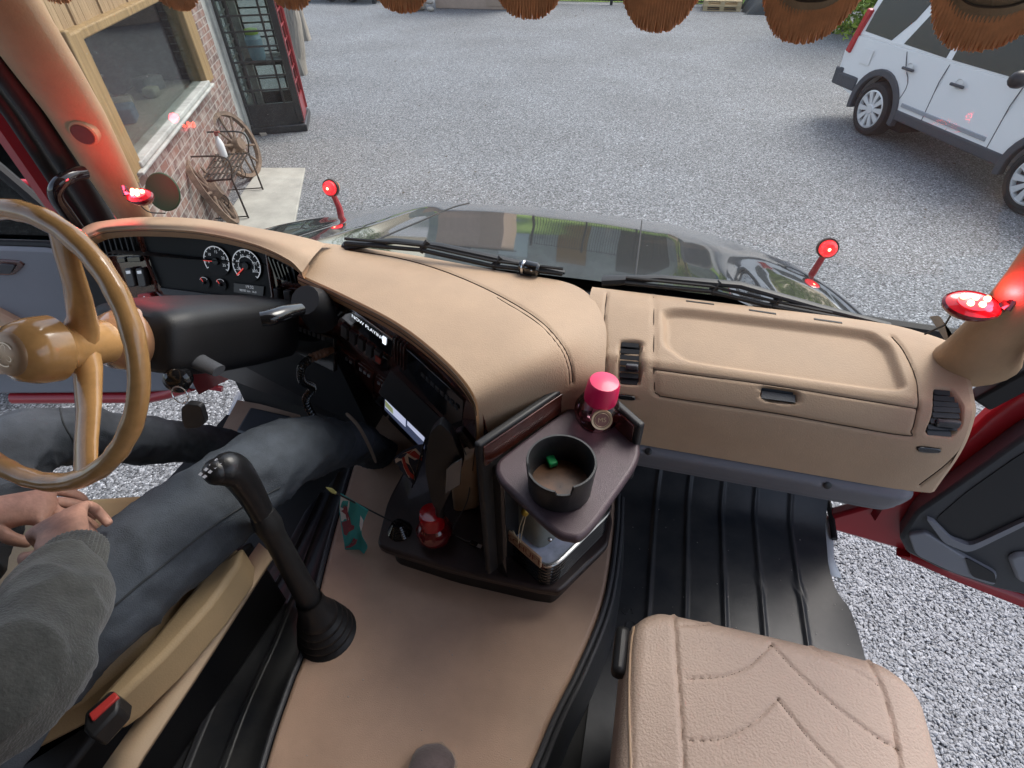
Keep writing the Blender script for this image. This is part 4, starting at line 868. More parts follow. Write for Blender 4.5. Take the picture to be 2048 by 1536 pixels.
# lower fascia, knee bolster and footwell
MB().prism([(-1.5, 1.06, 1.98), (-.80, 1.02, 2.0), (-.76, 1.05, 1.6), (-1.5, 1.2, 1.6)], (0, .1, 0)).build('knee_panel', M_blk, tr)
t_p = MB()
t_p.prism([fas(545, 632, .02), fas(676, 672, .02), fas(676, 740, .02), fas(575, 690, .02)], -FN*.02); t_o = t_p.build('tachograph_unit', M_blkgl, ic, bevel=.003)
Xt = (fas(640, 665)-fas(560, 640)).normalized()
text_mb('P', .022, fas(588, 660, .0206), Xt, Yf).build('panel_symbol', M_grey, t_o, smooth=0)
for k in range(6): fpoly([(606+k*9, 650+k*3.4), (612+k*9, 652+k*3.4), (612+k*9, 660+k*3.4), (606+k*9, 658+k*3.4)], 'panel_button', M_btn, t_o, .021, .002)
# ---- steering wheel and column
SCn = V((-.93, .46, 2.37)); SN = V((0, .866, -.5)); SU = SN.cross(V((0, 0, 1))).normalized(); SV_ = SU.cross(SN)
sw = part('steering_wheel', SCn, tr)
def sp_(r, th, t=0.0): return SCn+(SU*math.cos(th)+SV_*math.sin(th))*r+SN*t
ths = np.linspace(0, 2*math.pi, 97)[:-1]
MB().tube([sp_(.2195, t) for t in ths], [.0155+.0011*(math.sin(t*26) > .2)*(abs(math.sin(t*1.5)) > .3) for t in ths], 14, closed=True).build('rim', M_enamel, sw, smooth=60)
def th_for(px, py): return min(np.linspace(0, 6.283, 400), key=lambda t: math.hypot(pix(sp_(.2195, t))[0]-px, pix(sp_(.2195, t))[1]-py))
ta, tb2 = th_for(140, 440), th_for(178, 960)
for th in (ta, tb2, (ta+tb2)/2+(0 if abs(pix(sp_(.2, (ta+tb2)/2))[0]) < 0 or pix(sp_(.2, (ta+tb2)/2))[0] < 100 else math.pi)):
    d = SU*math.cos(th)+SV_*math.sin(th); s_ = SN.cross(d); pr_ = []
    m = MB(); rings = []
    for k, (r, t, wd, thk) in enumerate(((.02, .085, .034, .026), (.05, .082, .028, .02), (.11, .055, .026, .016), (.17, .022, .025, .014), (.21, .002, .025, .012))):
        c0 = SCn+d*r+SN*t; rings.append([c0+s_*(wd*math.cos(q))+SN*(thk*math.sin(q)) for q in np.linspace(0, 6.283, 15)[:-1]])
    vs2 = [p for r in rings for p in r]; m.add(vs2, [(14*i+j, 14*i+(j+1) % 14, 14*i+14+(j+1) % 14, 14*i+14+j) for i in range(4) for j in range(14)]); m.build('spoke', M_enamel, sw, smooth=60)
hub = MB().lathe([(.034, -.022), (.046, -.012), (.054, .01), (.056, .04), (.052, .045), (.044, .055), (.041, .075), (.041, .135), (.037, .142)], SCn, SN, 40).build('hub', M_enamel, sw, smooth=40)
em = MB().lathe([(0, -.028), (.028, -.0275), (.034, -.024), (.036, -.02)], SCn, SN, 36).build('emblem', mat('emblem_bronze', (.42, .27, .16), .35, metal=.3), sw)
er = MB().grid([[sp_(r, t, -.0295) for t in np.linspace(.6, 5.2, 40)] for r in (.0175, .0195)])
for k in range(3):
    t0 = math.pi/2+2*math.pi*k/3
    er.grid([[sp_(.014*abs(math.cos(q*1.0))+r, t0+.5*math.sin(q), -.0296) for q in np.linspace(-1.5, 1.5, 14)] for r in (.001, .0024)])
t_ = text_mb('S A B', .006, SCn+SV_*.025-SN*.0293, -SU, SV_) if False else None
er.build('emblem_mark', mat('emblem_light', (.75, .58, .42), .3, metal=.3), em, smooth=0)
sc_ = part('steering_column', SCn+SN*.3, tr)
MB().lathe([(.036, .135), (.052, .15), (.060, .175), (.062, .2), (.055, .235), (.05, .25)], SCn, SN, 40).build('column_boss', mat('tan_gloss', (.36, .19, .10), .12, coat=.9), sc_, smooth=60)
m = MB(); rings = []
for t, hw, hu, hd2 in ((.185, .085, .05, .05), (.2, .1, .062, .062), (.25, .105, .07, .075), (.34, .105, .072, .085), (.46, .1, .07, .09), (.6, .09, .065, .09)):
    c0 = SCn+SN*t; r = []
    for q in np.linspace(0, 2*math.pi, 33)[:-1]:
        cx, sy = math.cos(q), math.sin(q); sx = math.copysign(abs(cx)**.45, cx); sz = math.copysign(abs(sy)**.45, sy); r.append(c0+SU*(hw*sx)+SV_*((hu if sz > 0 else hd2)*sz))
    rings.append(r)
rings = [[(SCn+SN*.185)]*32]+rings
vs2 = [p for r in rings for p in r]; k = 32; m.add(vs2, [(k*i+j, k*i+(j+1) % k, k*i+k+(j+1) % k, k*i+k+j) for i in range(len(rings)-1) for j in range(k)])
m.build('column_shroud', mat('shroud_black', (.007, .007, .008), .5, bump=.2, bscale=400), sc_, smooth=50)
def lever(p, r, m, nm, flat=.6, n=14): return MB().tube(catmull(p, 20), list(np.interp(np.linspace(0, 1, 20), np.linspace(0, 1, len(r)), r)), n, flat=flat, up=(0, 0, 1)).build(nm, m, sc_, smooth=60)
lever([at(375, 690, y=.72), at(398, 700, y=.70), at(402, 698, y=.68)], [.009, .009, .012], M_dgrey, 'stalk')
lever([at(368, 704, y=.67), at(395, 722, y=.655), at(438, 742, y=.64)], [.012, .019, .015], M_dgrey, 'stalk')
lever([at(600, 618, y=.86), at(570, 625, y=.82), at(545, 634, y=.79), at(522, 638, y=.775)], [.017, .02, .021, .019], M_blkgl, 'lever_handle', .8)
MB().tube([at(610, 600, y=.9), at(630, 610, y=.93), at(645, 640, y=.95)], [.035, .045, .04], 14).build('lever_gaiter', M_blk, sc_)
ig = at(353, 762, y=.60); MB().lathe([(.024, -.02), (.026, 0), (.02, .006), (.012, .008), (0, .008)], ig, V((.35, -.85, .3)), 20).build('ignition_lock', M_blkgl, sc_)
# ---- gear lever
gb = V((-.63, .465, 1.49)); gt = at(472, 932, z=2.10); gl = part('gear_lever', gb, tr)
ga = (gt-gb).normalized(); gx = V((0, 0, 1)).cross(ga).normalized()
bt = MB(); prof_ = [(.092, -.03), (.093, .005), (.09, .012), (.08, .016), (.079, .022), (.085, .028), (.084, .034), (.073, .040), (.072, .046), (.078, .052), (.076, .058), (.066, .064), (.065, .07), (.07, .076), (.068, .082), (.058, .088), (.057, .095), (.06, .10), (.055, .112), (.046, .13), (.038, .18)]
gaz = (ga*.55+V((0, 0, 1))*.45).normalized()
bt.lathe([(r*.82, h*.95) for r, h in prof_], gb, gaz, 32).build('boot', M_blk, gl, smooth=60)
MB().tube(catmull([gb+gaz*.12, gb+ga*.22, gb+(gt-gb)*.62, gb+(gt-gb)*.78], 16), list(np.linspace(.030, .024, 12))+[.027, .029, .027, .024], 16).build('sleeve', M_blk, gl, smooth=60)
kn = MB().tube(catmull([gb+(gt-gb)*.74, gb+(gt-gb)*.9, gt+V((0, -.01, .0)), gt+V((-.012, -.035, .02))], 14), list(np.interp(np.linspace(0, 1, 14), [0, .4, .8, 1], [.024, .03, .034, .024])), 16, flat=.85)  .ball(gt+V((-.012, -.03, .016)), .026, 14).build('knob', mat('knob_black', (.012, .012, .013), .3, bump=.2, bscale=300), gl, smooth=60)
kc = gt+V((-.012, -.03, .016)); kd = ((EYE-kc).normalized()+V((-.45, 0, .25))).normalized(); kc = kc+kd*.0255; kX = (at(482, 910, z=2.128)-at(458, 932, z=2.128)).normalized(); kY = kd.cross(kX)
kp = MB()
for i in range(4):
    for j in range(2): kp.box(kc+kX*(-.018+.012*i)+kY*(-.005+.010*j)+kd*.0, (.006, .006, .0012), Matrix((kX, kY, kd)).transposed())
kp.build('shift_pattern', M_grey, kn, smooth=0)
# ---- engine tunnel, floor coverings
tl_px = [(500, 1640), (545, 1480), (585, 1365), (612, 1290), (655, 1110), (700, 950), (725, 880)]; tr_px = [(1232, 985), (1228, 1060), (1215, 1160), (1195, 1235), (1150, 1340), (1105, 1430), (1060, 1536), (1010, 1640)]
ZT = 1.50
L3 = [V(p) for p in catmull([at(*p, z=ZT) for p in tl_px], 40)]; R3 = [V(p) for p in catmull([at(*p, z=ZT) for p in tr_px], 40)]
tp_ = [V((-.62, -.9, ZT))]+L3+[V((-.85, 1.3, ZT)), V((.05, 1.3, ZT))]+R3+[V((-.12, -.9, ZT))]
MB().prism(tp_, (0, 0, -.22)).build('engine_tunnel', M_tunnel, tr, bevel=.012, seg=3, smooth=40)
MB().tube([p+V((-.008, 0, -.004)) for p in L3], .007, 8).build('edge_strip', M_dgrey, tr); MB().tube([p+V((.008, 0, -.004)) for p in R3], .007, 8).build('edge_strip', M_dgrey, tr); MB().tube([p+V((.022, 0, -.02)) for p in R3], .007, 8).build('edge_strip', M_dgrey, tr)
MB().grid([[p+V((.012, 0, -.012)) for p in R3], [p+V((.03, 0, -.06)) for p in R3], [p+V((.05, .0, -.19)) for p in R3]]).build('tunnel_side', M_mat, tr)
# ---- driver's seat
ds_ = part('driver_seat', (-1.02, 0, 1.3), tr)
def slab(px, z, th, m, nm, par, bev=.015): return MB().prism([at(*p, z=z) for p in px], (0, 0, -th)).build(nm, m, par, bevel=bev, seg=3, smooth=40)
slab([(470, 1082), (415, 1120), (300, 1270), (150, 1395), (-60, 1500), (-300, 1300), (0, 1000), (330, 980)], 1.80, .12, M_bolster, 'cushion', ds_, .03)
slab([(485, 1090), (478, 1130), (420, 1210), (330, 1310), (235, 1400), (190, 1430), (185, 1405), (300, 1280), (420, 1135)], 1.815, .10, M_bolster, 'side_bolster', ds_, .012)
MB().box((-1.03, -.3, 2.2), (.5, .16, .85), Matrix.Rotation(-.12, 3, 'X')).build('backrest', M_bolster, ds_, bevel=.05, seg=4)
slab([(505, 1075), (300, 1330), (120, 1560), (-200, 1700), (-200, 1480), (200, 1420), (440, 1110)], 1.66, .34, M_blk, 'seat_base', ds_)
MB().grid([[at(*p, z=1.70) for p in ((518, 1085), (440, 1195), (340, 1345), (230, 1500), (160, 1600))], [at(*p, z=1.70) for p in ((545, 1110), (478, 1215), (385, 1360), (285, 1510), (220, 1620))]]).build('trim_strip', mat('beige_trim', (.40, .29, .19), .6, bump=.2, bscale=300), ds_, solid=.012)
bk_ = MB().prism([at(*p, z=1.84) for p in ((168, 1425), (222, 1378), (240, 1395), (236, 1420), (182, 1478), (165, 1460))], (0, 0, -.05)).build('belt_buckle', M_blk, ds_, bevel=.006)
MB().prism([at(*p, z=1.845) for p in ((176, 1428), (228, 1383), (236, 1394), (184, 1442))], (0, 0, -.01)).build('buckle_button', mat('buckle_red', (.45, .04, .035), .4), bk_, bevel=.002)
# ---- passenger seat
SZ = 1.77
sx0, sx1, sy0, sy1 = .100, .655, -.12, .60
NX, NY = 150, 170; rows = []
for j in range(NY):
    v = j/(NY-1); y = sy0+(sy1-sy0)*v; r = []
    for i in range(NX):
        u = i/(NX-1); x = sx0+(sx1-sx0)*u
        eu = min(u, 1-u)*(sx1-sx0); ev = (1-v)*(sy1-sy0)
        z = SZ+.012*math.sin(math.pi*u) - .004*math.cos(u*12)*0
        def fall(d, R): return 0 if d > R else R-math.sqrt(max(0, R*R-(R-d)**2))
        z -= fall(eu, .035)+fall(ev, .05)
        cxr = max(0, abs(u-.5)*2-.72)/.28; y2 = y-.055*cxr**2*v**6-(.02*(u-.2))*v**4*0
        r.append(V((x-.0*v, y2, z)))
    rows.append(r)
ps = part('passenger_seat', (.38, .2, 1.3), tr)
SM = MB().grid(rows)
v1 = [(1372, 1358), (1450, 1352), (1500, 1330), (1543, 1288), (1600, 1350), (1680, 1420), (1755, 1475), (1800, 1500)]
carve(SM, [([(1347, 1215), (1354, 1330), (1362, 1440), (1372, 1600)], 4.2, .0045), ([(1735, 1318), (1765, 1380), (1790, 1470), (1810, 1600)], 4.2, .0045),
           ([(1356, 1250), (1405, 1248), (1470, 1240)], 2.2, .003), ([(1620, 1292), (1690, 1330), (1758, 1370)], 2.2, .003),
           (v1[:4], 2.4, .004), (v1[3:], 2.4, .004),
           ([(1370, 1358+123), (1440, 1478), (1500, 1450), (1556, 1398)], 2.4, .004), ([(1556, 1398), (1620, 1478), (1680, 1540)], 2.4, .004),
           ([(1272, 1225), (1262, 1300), (1262, 1400), (1266, 1560)], 2.6, .003)])
cu = SM.build('cushion', M_seat, ps, smooth=60)
b0 = [rows[-1][i] for i in range(NX)]; l0 = [rows[j][0] for j in range(NY)]; r0 = [rows[j][-1] for j in range(NY)]
MB().grid([l0+b0[1:]+r0[::-1][1:], [p+V((0, .0, -.05)) for p in l0+b0[1:]+r0[::-1][1:]], [p+V((0, -.01, -.12)) for p in l0+b0[1:]+r0[::-1][1:]]]).build('seat_side', M_seat, ps, smooth=60)
sB = bvh_of(MB().grid(rows)); th_ = MB()
for poly in (v1[:4], v1[3:], [(1370, 1481), (1440, 1478), (1500, 1450), (1556, 1398)], [(1556, 1398), (1620, 1478), (1680, 1536)], [(1356, 1250), (1405, 1248), (1470, 1240)], [(1620, 1292), (1690, 1330), (1758, 1370)]):
    q = catmull(poly, 60)
    for k in range(0, 59, 2):
        a, n = hit(sB, *q[k]); b, _ = hit(sB, *q[k+1])
        if a and b: th_.tube([a-n*.0032, b-n*.0032], .0007, 5)
th_.build('stitching', M_thread, ps)
pi_ = MB()
for poly in ([(1276, 1222), (1262, 1290), (1258, 1400), (1262, 1560)],):
    pi_.tube([hit(sB, *p)[0]+V((0, 0, .001)) for p in catmull(poly, 30) if hit(sB, *p)[0] is not None], .0022, 6)
pi_.build('piping', M_tan, ps)
MB().box((.378, .2, 1.55), (.46, .6, .22)).build('seat_base', M_blk, ps, bevel=.02)
MB().box((.09, .50, 1.73), (.03, .10, .045)).build('recline_lever', M_blk, ps, bevel=.012)
MB().box((.378, -.24, 2.15), (.5, .14, .75), Matrix.Rotation(-.15, 3, 'X')).build('backrest', M_seat, ps, bevel=.05, seg=4)
# ---- door sills
for pts in ([(1632, 1020), (1645, 1060), (1645, 1110), (1660, 1150)],):
    q = [at(*p, z=1.29) for p in pts]; MB().grid([q, [p+V((.035, 0, -.002)) for p in q], [p+V((.04, 0, -.03)) for p in q]]).build('door_sill', M_white_s, tr, solid=.004)
MB().tube([V((.775, 1.4, 1.31)), V((.775, 1.3, 1.31)), V((.775, 1.22, 1.30))], .01, 8).build('sill_seal', M_rubber, tr)
MB().tube(catmull([V((.72, 1.42, 1.45)), V((.80, 1.4, 1.40)), V((.88, 1.36, 1.42)), V((.93, 1.32, 1.45))], 26), [.022+.004*(k % 2) for k in range(26)], 12).build('cable_conduit', M_dgrey, tr)
q = [at(*p, z=1.25) for p in ((470, 778), (462, 805), (448, 835), (440, 862), (440, 890))]
lsw = MB()
for k in range(3): lsw.grid([[p+V((-.012+.022*k, 0, -.03+.02*k)) for p in q], [p+V((.006+.022*k, 0, -.03+.02*k)) for p in q]])
lsw.build('door_sill', M_white_s, tr, solid=.008)
MB().prism([at(*p, z=1.32) for p in ((475, 800), (520, 808), (600, 830), (560, 900), (430, 900), (448, 850))], (0, 0, -.03)).build('footwell_mat', M_tunnel, tr)
MB().prism([at(*p, z=1.38) for p in ((500, 812), (580, 830), (600, 865), (520, 880), (470, 862))], (0, 0, -.03)).build('foot_pedal', M_dgrey, tr, bevel=.012)
# ---- doors
def door(p0, d, name='door'):
    o = part(name, p0, tr); return o, V(p0), V((d[1], -d[0], 0)).normalized()
def onp(P0, n): return lambda px, py, off=0.0: atp(px, py, P0, n)+n*off
rd, rp0, rn = door((.785, 1.261, 1.25), V((.976, -.22, 0)))     # right
rn = rn if rn.dot(EYE-rp0) > 0 else -rn; ro = onp(rp0, rn)
def dpoly(f, poly, nm, m, par, off, ext, bevel=.006, n=None, smooth=35): return MB().prism([f(*p, off) for p in poly], -n*ext).build(nm, m, par, bevel=bevel, smooth=smooth)
dpoly(ro, [(1652, 1050), (1760, 1020), (1860, 960), (1975, 850), (2090, 770), (2400, 720), (2400, 1350), (2048, 1216), (1920, 1160), (1790, 1112), (1665, 1076)], 'door_skin', M_red, rd, -.03, .05, .012, rn)
dpoly(ro, [(1790, 1112), (1830, 1118), (1900, 1150), (2048, 1206), (2400, 1330), (2400, 1350), (2048, 1218), (1900, 1158)], 'door_flange', M_red, rd, -.0, .04, .006, rn)
fl = MB().grid([[ro(*p, -.03) for p in ((1815, 1092), (1900, 1130), (2048, 1185), (2400, 1310))], [ro(*p, .02) for p in ((1822, 1112), (1905, 1150), (2048, 1205), (2400, 1335))]]); fl.build('inner_ledge', M_red, rd, solid=.004)
pn = dpoly(ro, smoothpoly([(1798, 1060), (1830, 1008), (1905, 955), (2048, 850), (2400, 700), (2400, 1300), (2048, 1172), (1985, 1158), (1880, 1122), (1812, 1088)], 4, .12), 'door_panel', M_dgrey, rd, .035, .07, .02, rn, 40)
dpoly(ro, smoothpoly([(1868, 1020), (1930, 965), (2048, 880), (2300, 770), (2300, 960), (2048, 1010), (1940, 1062), (1900, 1052)], 5, .2), 'upper_pocket', M_vent, pn, .038, .004, 0, rn)
dpoly(ro, smoothpoly([(1850, 1012), (1868, 1020), (1900, 1052), (1938, 1066), (2048, 1012), (2048, 1022), (1935, 1080), (1885, 1060)], 5, .2), 'pocket_lip', M_grey, pn, .05, .02, .006, rn)
dpoly(ro, smoothpoly([(1815, 1045), (1850, 1040), (1920, 1085), (1990, 1122), (1985, 1145), (1900, 1118), (1830, 1085)], 5, .2), 'lower_pocket', M_grey, pn, .05, .02, .008, rn)
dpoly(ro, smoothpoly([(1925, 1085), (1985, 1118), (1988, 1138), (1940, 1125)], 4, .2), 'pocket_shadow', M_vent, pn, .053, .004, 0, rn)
dpoly(ro, smoothpoly([(2010, 1090), (2030, 1080), (2300, 1090), (2300, 1180), (2030, 1140)], 4, .2), 'speaker_cover', M_grey, pn, .05, .02, .01, rn)
fw = MB()
for a, b in (((1960, 800), (2400, 560)), ((1950, 760), (1990, 690)), ((1990, 690), (2140, 520))): fw.bar(ro(*a, 0), ro(*b, 0), .05, .05, up=rn)
fw.build('window_frame', M_rubber, rd, bevel=.008)
ldp = V((-1.62, 1.43, 1.25)); ld_, lp0, ln = door(ldp, V((-.96, -.27, 0)))
ln = ln if ln.dot(EYE-lp0) > 0 else -ln; lo_ = onp(lp0, ln)
dpoly(lo_, [(-500, 360), (60, 380), (190, 440), (300, 560), (420, 690), (445, 762), (440, 785), (330, 800), (40, 798), (-500, 800)], 'door_skin', M_red, ld_, -.06, .04, .012, ln)
dpoly(lo_, smoothpoly([(-500, 470), (100, 488), (175, 510), (250, 570), (330, 660), (425, 745), (420, 770), (290, 778), (0, 780), (-500, 780)], 4, .1), 'door_panel', M_grey, ld_, .03, .09, .02, ln, 40)
MB().tube([lo_(*p, .01) for p in ((30, 792), (300, 791), (340, 782), (385, 767))], .028, 12).tube([lo_(*p, .0) for p in ((385, 768), (445, 778))], .014, 10).build('door_flange', M_red, ld_)
dpoly(lo_, [(158, 515), (175, 512), (245, 610), (240, 640), (200, 640)], 'corner_trim', M_vent, ld_, .033, .004, 0, ln)
arm = dpoly(lo_, smoothpoly([(-200, 590), (0, 600), (75, 640), (90, 700), (60, 730), (-200, 740)], 5, .2), 'armrest', mat('armrest_leather', (.5, .33, .22), .5, bump=.4, bscale=200), ld_, .07, .08, .02, ln, 40)
swp = dpoly(lo_, smoothpoly([(-60, 505), (50, 512), (62, 520), (40, 542), (-60, 540)], 4, .2), 'switch_panel', M_wood, ld_, .036, .02, .004, ln)
dpoly(lo_, smoothpoly([(14, 516), (46, 519), (36, 536), (10, 534)], 4, .2), 'window_switch', M_dgrey, swp, .044, .02, .003, ln)
gw = dpoly(lo_, [(-500, 300), (-40, 330), (60, 395), (150, 470), (170, 492), (100, 484), (-500, 462)], 'side_window', glass_mat('side_glass', (.12, .19, .19), .9), ld_, -.01, .004, 0, ln)
MB().tube([lo_(*p, .01) for p in ((-500, 468), (100, 486), (185, 512))], .012, 8).tube([lo_(*p, .01) for p in ((-40, 300), (60, 385), (195, 505))], .02, 8).build('window_seal', M_rubber, ld_)
# ================================================================== LOOSE THINGS IN THE CAB
# ---- fringed valance along the top of the windscreen
va_ = thing('valance', 'brown scalloped fabric valance with orange fringe hanging across the windscreen top', 'valance', (-.42, .81, 3.1))
xs_b = [at(x, y, y=.81) for x, y in ((120, 8), (370, 22), (590, 21), (805, 28), (1060, 40), (1310, 64), (1590, 86), (1930, 102))]
cx_ = [p.x for p in xs_b]; zb_ = [p.z for p in xs_b]
while cx_[0] > -1.4: cx_.insert(0, cx_[0]-.185); zb_.insert(0, zb_[0])
while cx_[-1] < .6: cx_.append(cx_[-1]+.2); zb_.append(zb_[-1])
fab = MB(); frg = MB(); stc = MB(); fr1 = []; fr2 = []; ed = []
for i, (cx, zb) in enumerate(zip(cx_, zb_)):
    wl_ = (cx-cx_[i-1])/2 if i else .09; wr_ = (cx_[i+1]-cx)/2 if i < len(cx_)-1 else .1
    for k in range(-24, 24):
        t = k/24; x = cx+t*(wl_ if t < 0 else wr_)
        z = zb+.17*abs(t)**2.7+.028; yy = .81+.006*math.sin(x*31)
        fr1.append(V((x, yy, 3.2))); fr2.append(V((x, yy, z))); ed.append((x, yy, z, t))
fab.grid([fr1, [(a+b)/2 for a, b in zip(fr1, fr2)], fr2])
fo = fab.build('fabric', mat('valance_fabric', (.27, .195, .12), .9, bump=.6, bscale=300, var=.2, vscale=20), va_, solid=.004)
for a, b in zip(fr2[:-1], fr2[1:]): stc.tube([a+V((0, -.005, .014)), b+V((0, -.005, .014))], .0012, 4, cap=False)
stc.build('stitch_line', M_thread, fo, smooth=0)
for (x0, y0, z0, _), (x1, y1, z1, _) in zip(ed[:-1], ed[1:]):
    for q in range(3):
        t = q/3; x = x0+(x1-x0)*t; z = z0+(z1-z0)*t; L = .027*random.uniform(.95, 1.05); dx = random.uniform(-.0007, .0007)
        frg.tube([(x, y0-.003, z+.006), (x+dx*.4, y0-.004, z-L*.5), (x+dx, y0-.003+random.uniform(-.002, .002), z-L)], [.0013, .0013, .001], 5, cap=False)
frg.build('fringe', mat('fringe_thread', (.56, .25, .11), .8, var=.2, vscale=60), va_, smooth=60)
# ---- floor mats
def mat_ribs(name, label, x0, x1, y0, y1, ribs, z, shape):
    rows = []
    for j in range(90):
        v = j/89; r = []
        for i in range(150):
            u = i/149; xa, xb = shape(y0+(y1-y0)*v); x = xa+(xb-xa)*u; y = y0+(y1-y0)*v
            zz = z+sum(.0075*math.exp(-((x-rx)/.0065)**4) for rx in ribs)+.002*math.sin(9*x+4*y)*math.sin(7*y)
            if y > 1.22: zz += (y-1.22)**1.6*1.6
            r.append(V((x, y, zz)))
        rows.append(r)
    return tag(MB().grid(rows).build(name, M_mat, smooth=60), label, 'floor mat')
ribs = [at(x, y, z=1.32).x for x, y in ((1297, 1217), (1372, 1222), (1452, 1238), (1531, 1256), (1618, 1285))]
def pshape(y):
    xb = np.interp(y, [-.8, .86, .97, 1.02, 1.1, 1.2, 1.46], [.79, .785, .775, .745, .735, .745, .76]); return (.055, float(xb))
pm = mat_ribs('floor_mat', 'black ribbed rubber mat on the floor in front of the tan passenger seat', 0, 0, -.8, 1.46, ribs, 1.308, pshape)
a = at(1258, 1238, z=1.311); tx = text_mb('S C', .05, a+V((.0, 0, .001)), V((.35, -1, 0)), V((1, .35, 0))); tx.build('embossed_letters', M_mat, pm, smooth=0, solid=.003)
dm_r = [at(x, y, z=1.32).x for x, y in ((560, 1190), (480, 1290))]
dmx = at(640, 1040, z=1.32)
rows = []
q0 = [at(*p, z=1.33) for p in ((610, 1020), (560, 1110), (470, 1240), (380, 1390), (300, 1560))]; q1 = [at(*p, z=1.33) for p in ((715, 905), (655, 1080), (612, 1270), (560, 1420), (490, 1640))]
A_ = catmull(q0, 60); B_ = catmull(q1, 60)
for j in range(60):
    r = []
    for i in range(60):
        u = i/59; p = V(A_[j])*(1-u)+V(B_[j])*u; p.z = 1.325+sum(.012*math.exp(-((u-c)/.022)**4) for c in (.27, .62))+.003*math.sin(14*u+j*.1); r.append(p)
    rows.append(r)
tag(MB().grid(rows).build('floor_mat', M_mat, smooth=60), 'black ribbed rubber mat between the gear lever and the driver seat', 'floor mat')
gt_ = MB()
for i in range(90):
    if i < 55: x, y, z = random.uniform(.08, .75), random.uniform(.3, 1.2), 1.312
    else: x, y, z = random.uniform(-.55, -.05), random.uniform(.15, .6), 1.502
    s = random.uniform(.0008, .0022); gt_.ball((x, y, z), s, 5, (1, random.uniform(.6, 1.2), .6))
gt_ = gt_.build('floor_grit', mat('grit', (.35, .33, .3), .9), smooth=0); gt_['kind'] = 'stuff'; gt_['label'] = 'tiny bits of grit trodden onto the cab floor and black mat'
# ---- console table with tray
ZS, ZTR = 1.62, 2.07
st = thing('console_table', 'dark wooden console table with rounded purple brown tray standing on the tan tunnel', 'console', at(1010, 1000, z=1.5))
M_dwood = mat('dark_shelf', (.035, .022, .02), .45, coat=.2, var=.35, vscale=12)
M_tray = mat('tray_plum', (.062, .042, .05), .36, metal=.15, bump=.4, bscale=700, var=.18, vscale=14)
shp = smoothpoly([(752, 1092), (775, 1000), (840, 880), (960, 870), (1200, 930), (1226, 1040), (1216, 1090), (1120, 1184), (1075, 1178), (900, 1138)], 7, .16)
MB().prism([at(*p, z=ZS) for p in shp], (0, 0, -.028)).build('shelf', M_dwood, st, bevel=.008, seg=3, smooth=40)
ins_ = [at(*(np.mean(shp, 0)+(np.array(p)-np.mean(shp, 0))*.9), z=1.6) for p in shp]; MB().prism(ins_, (0, 0, -.11)).build('plinth', M_blk, st, smooth=40)
trp = smoothpoly([(972, 935), (1085, 850), (1175, 790), (1300, 893), (1168, 1080), (1112, 1070)], 10, .3)
MB().prism([at(*p, z=ZTR) for p in trp], (0, 0, -.022)).build('tray', M_tray, st, bevel=.009, seg=4, smooth=50)
za = 2.125
A1, A2, A3 = at(958, 893, z=za), at(1166, 752, z=za), at(1279, 853, z=za)
def wall(a, b, zt, zb, th, m, nm, side):
    d = (b-a).normalized(); n = V((-d.y, d.x, 0))*side
    return MB().prism([V((a.x, a.y, zb)), V((b.x, b.y, zb)), V((b.x, b.y, zt)), V((a.x, a.y, zt))], n*th).build(nm, m, st, bevel=.006, seg=3)
bkp = wall(A1, A2, za, 1.64, .018, M_blk, 'back_panel', 1); wall(A2, A3, za, 1.95, .018, M_blk, 'back_panel', 1)
def shift(p, a, b, s, k): d = (b-a).normalized(); return p+V((-d.y, d.x, 0))*s*k
wall(shift(A1, A1, A2, -1, .003)+(A2-A1)*.03, shift(A2, A1, A2, -1, .003), za-.008, ZTR-.01, .003, M_wood, 'wood_lining', 1)
wall(shift(A2, A2, A3, -1, .003), shift(A3, A2, A3, -1, .003)-(A3-A2)*.06, za-.008, ZTR-.01, .003, M_wood, 'wood_lining', 1)
pl = [at(*p, z=2.04) for p in ((962, 905), (985, 935), (1010, 950), (990, 900))]
MB().prism(pl, (0, 0, -.42)).build('front_post', M_blkgl, st, bevel=.006)
bp_ = [at(*p, z=1.74) for p in smoothpoly([(985, 1030), (1098, 1135), (1232, 1005), (1150, 940)], 7, .2)]; cb = sum(bp_, V())/len(bp_)
def ringp(z, k): return [V((cb.x+(p.x-cb.x)*k, cb.y+(p.y-cb.y)*k, z)) for p in bp_]
base = MB(); lv = []
for i in range(7): z = ZS+.002+i*.0135; lv += [(z, .985), (z+.004, 1.0), (z+.010, 1.0), (z+.0135, .975)]
rg = [ringp(z, k*(1-.012*0)) for z, k in lv]; n = len(rg[0]); vs2 = [p for r in rg for p in r]
base.add(vs2, [(n*i+j, n*i+(j+1) % n, n*i+n+(j+1) % n, n*i+n+j) for i in range(len(rg)-1) for j in range(n)])
base.prism(ringp(ZS+.094, .97), (0, 0, -.002)); bs = base.build('ribbed_base', M_blkgl, st, smooth=30)
MB().tube(ringp(ZS+.1, .99), .006, 10, closed=True).build('metal_rim', M_steel, bs)
MB().prism(ringp(ZS+.1, .96), (0, 0, -.004)).build('felt_lining', mat('blue_felt', (.42, .46, .56), .9, bump=.6, bscale=120, var=.25, vscale=25), bs)
M_clear = glass_mat('clear_acrylic', (.80, .83, .81), 1.0)
gb_ = ringp(1.722, .78); gb_ = [p+V((-.035, .02, 0)) for p in gb_]; g_m = MB(); g_t = [V((p.x, p.y, 2.04)) for p in gb_]; n = len(gb_)
g_m.add(gb_+g_t, [(i, (i+1) % n, (i+1) % n+n, i+n) for i in range(n)]); g_m.build('acrylic_box', M_clear, st, smooth=40, solid=.003)
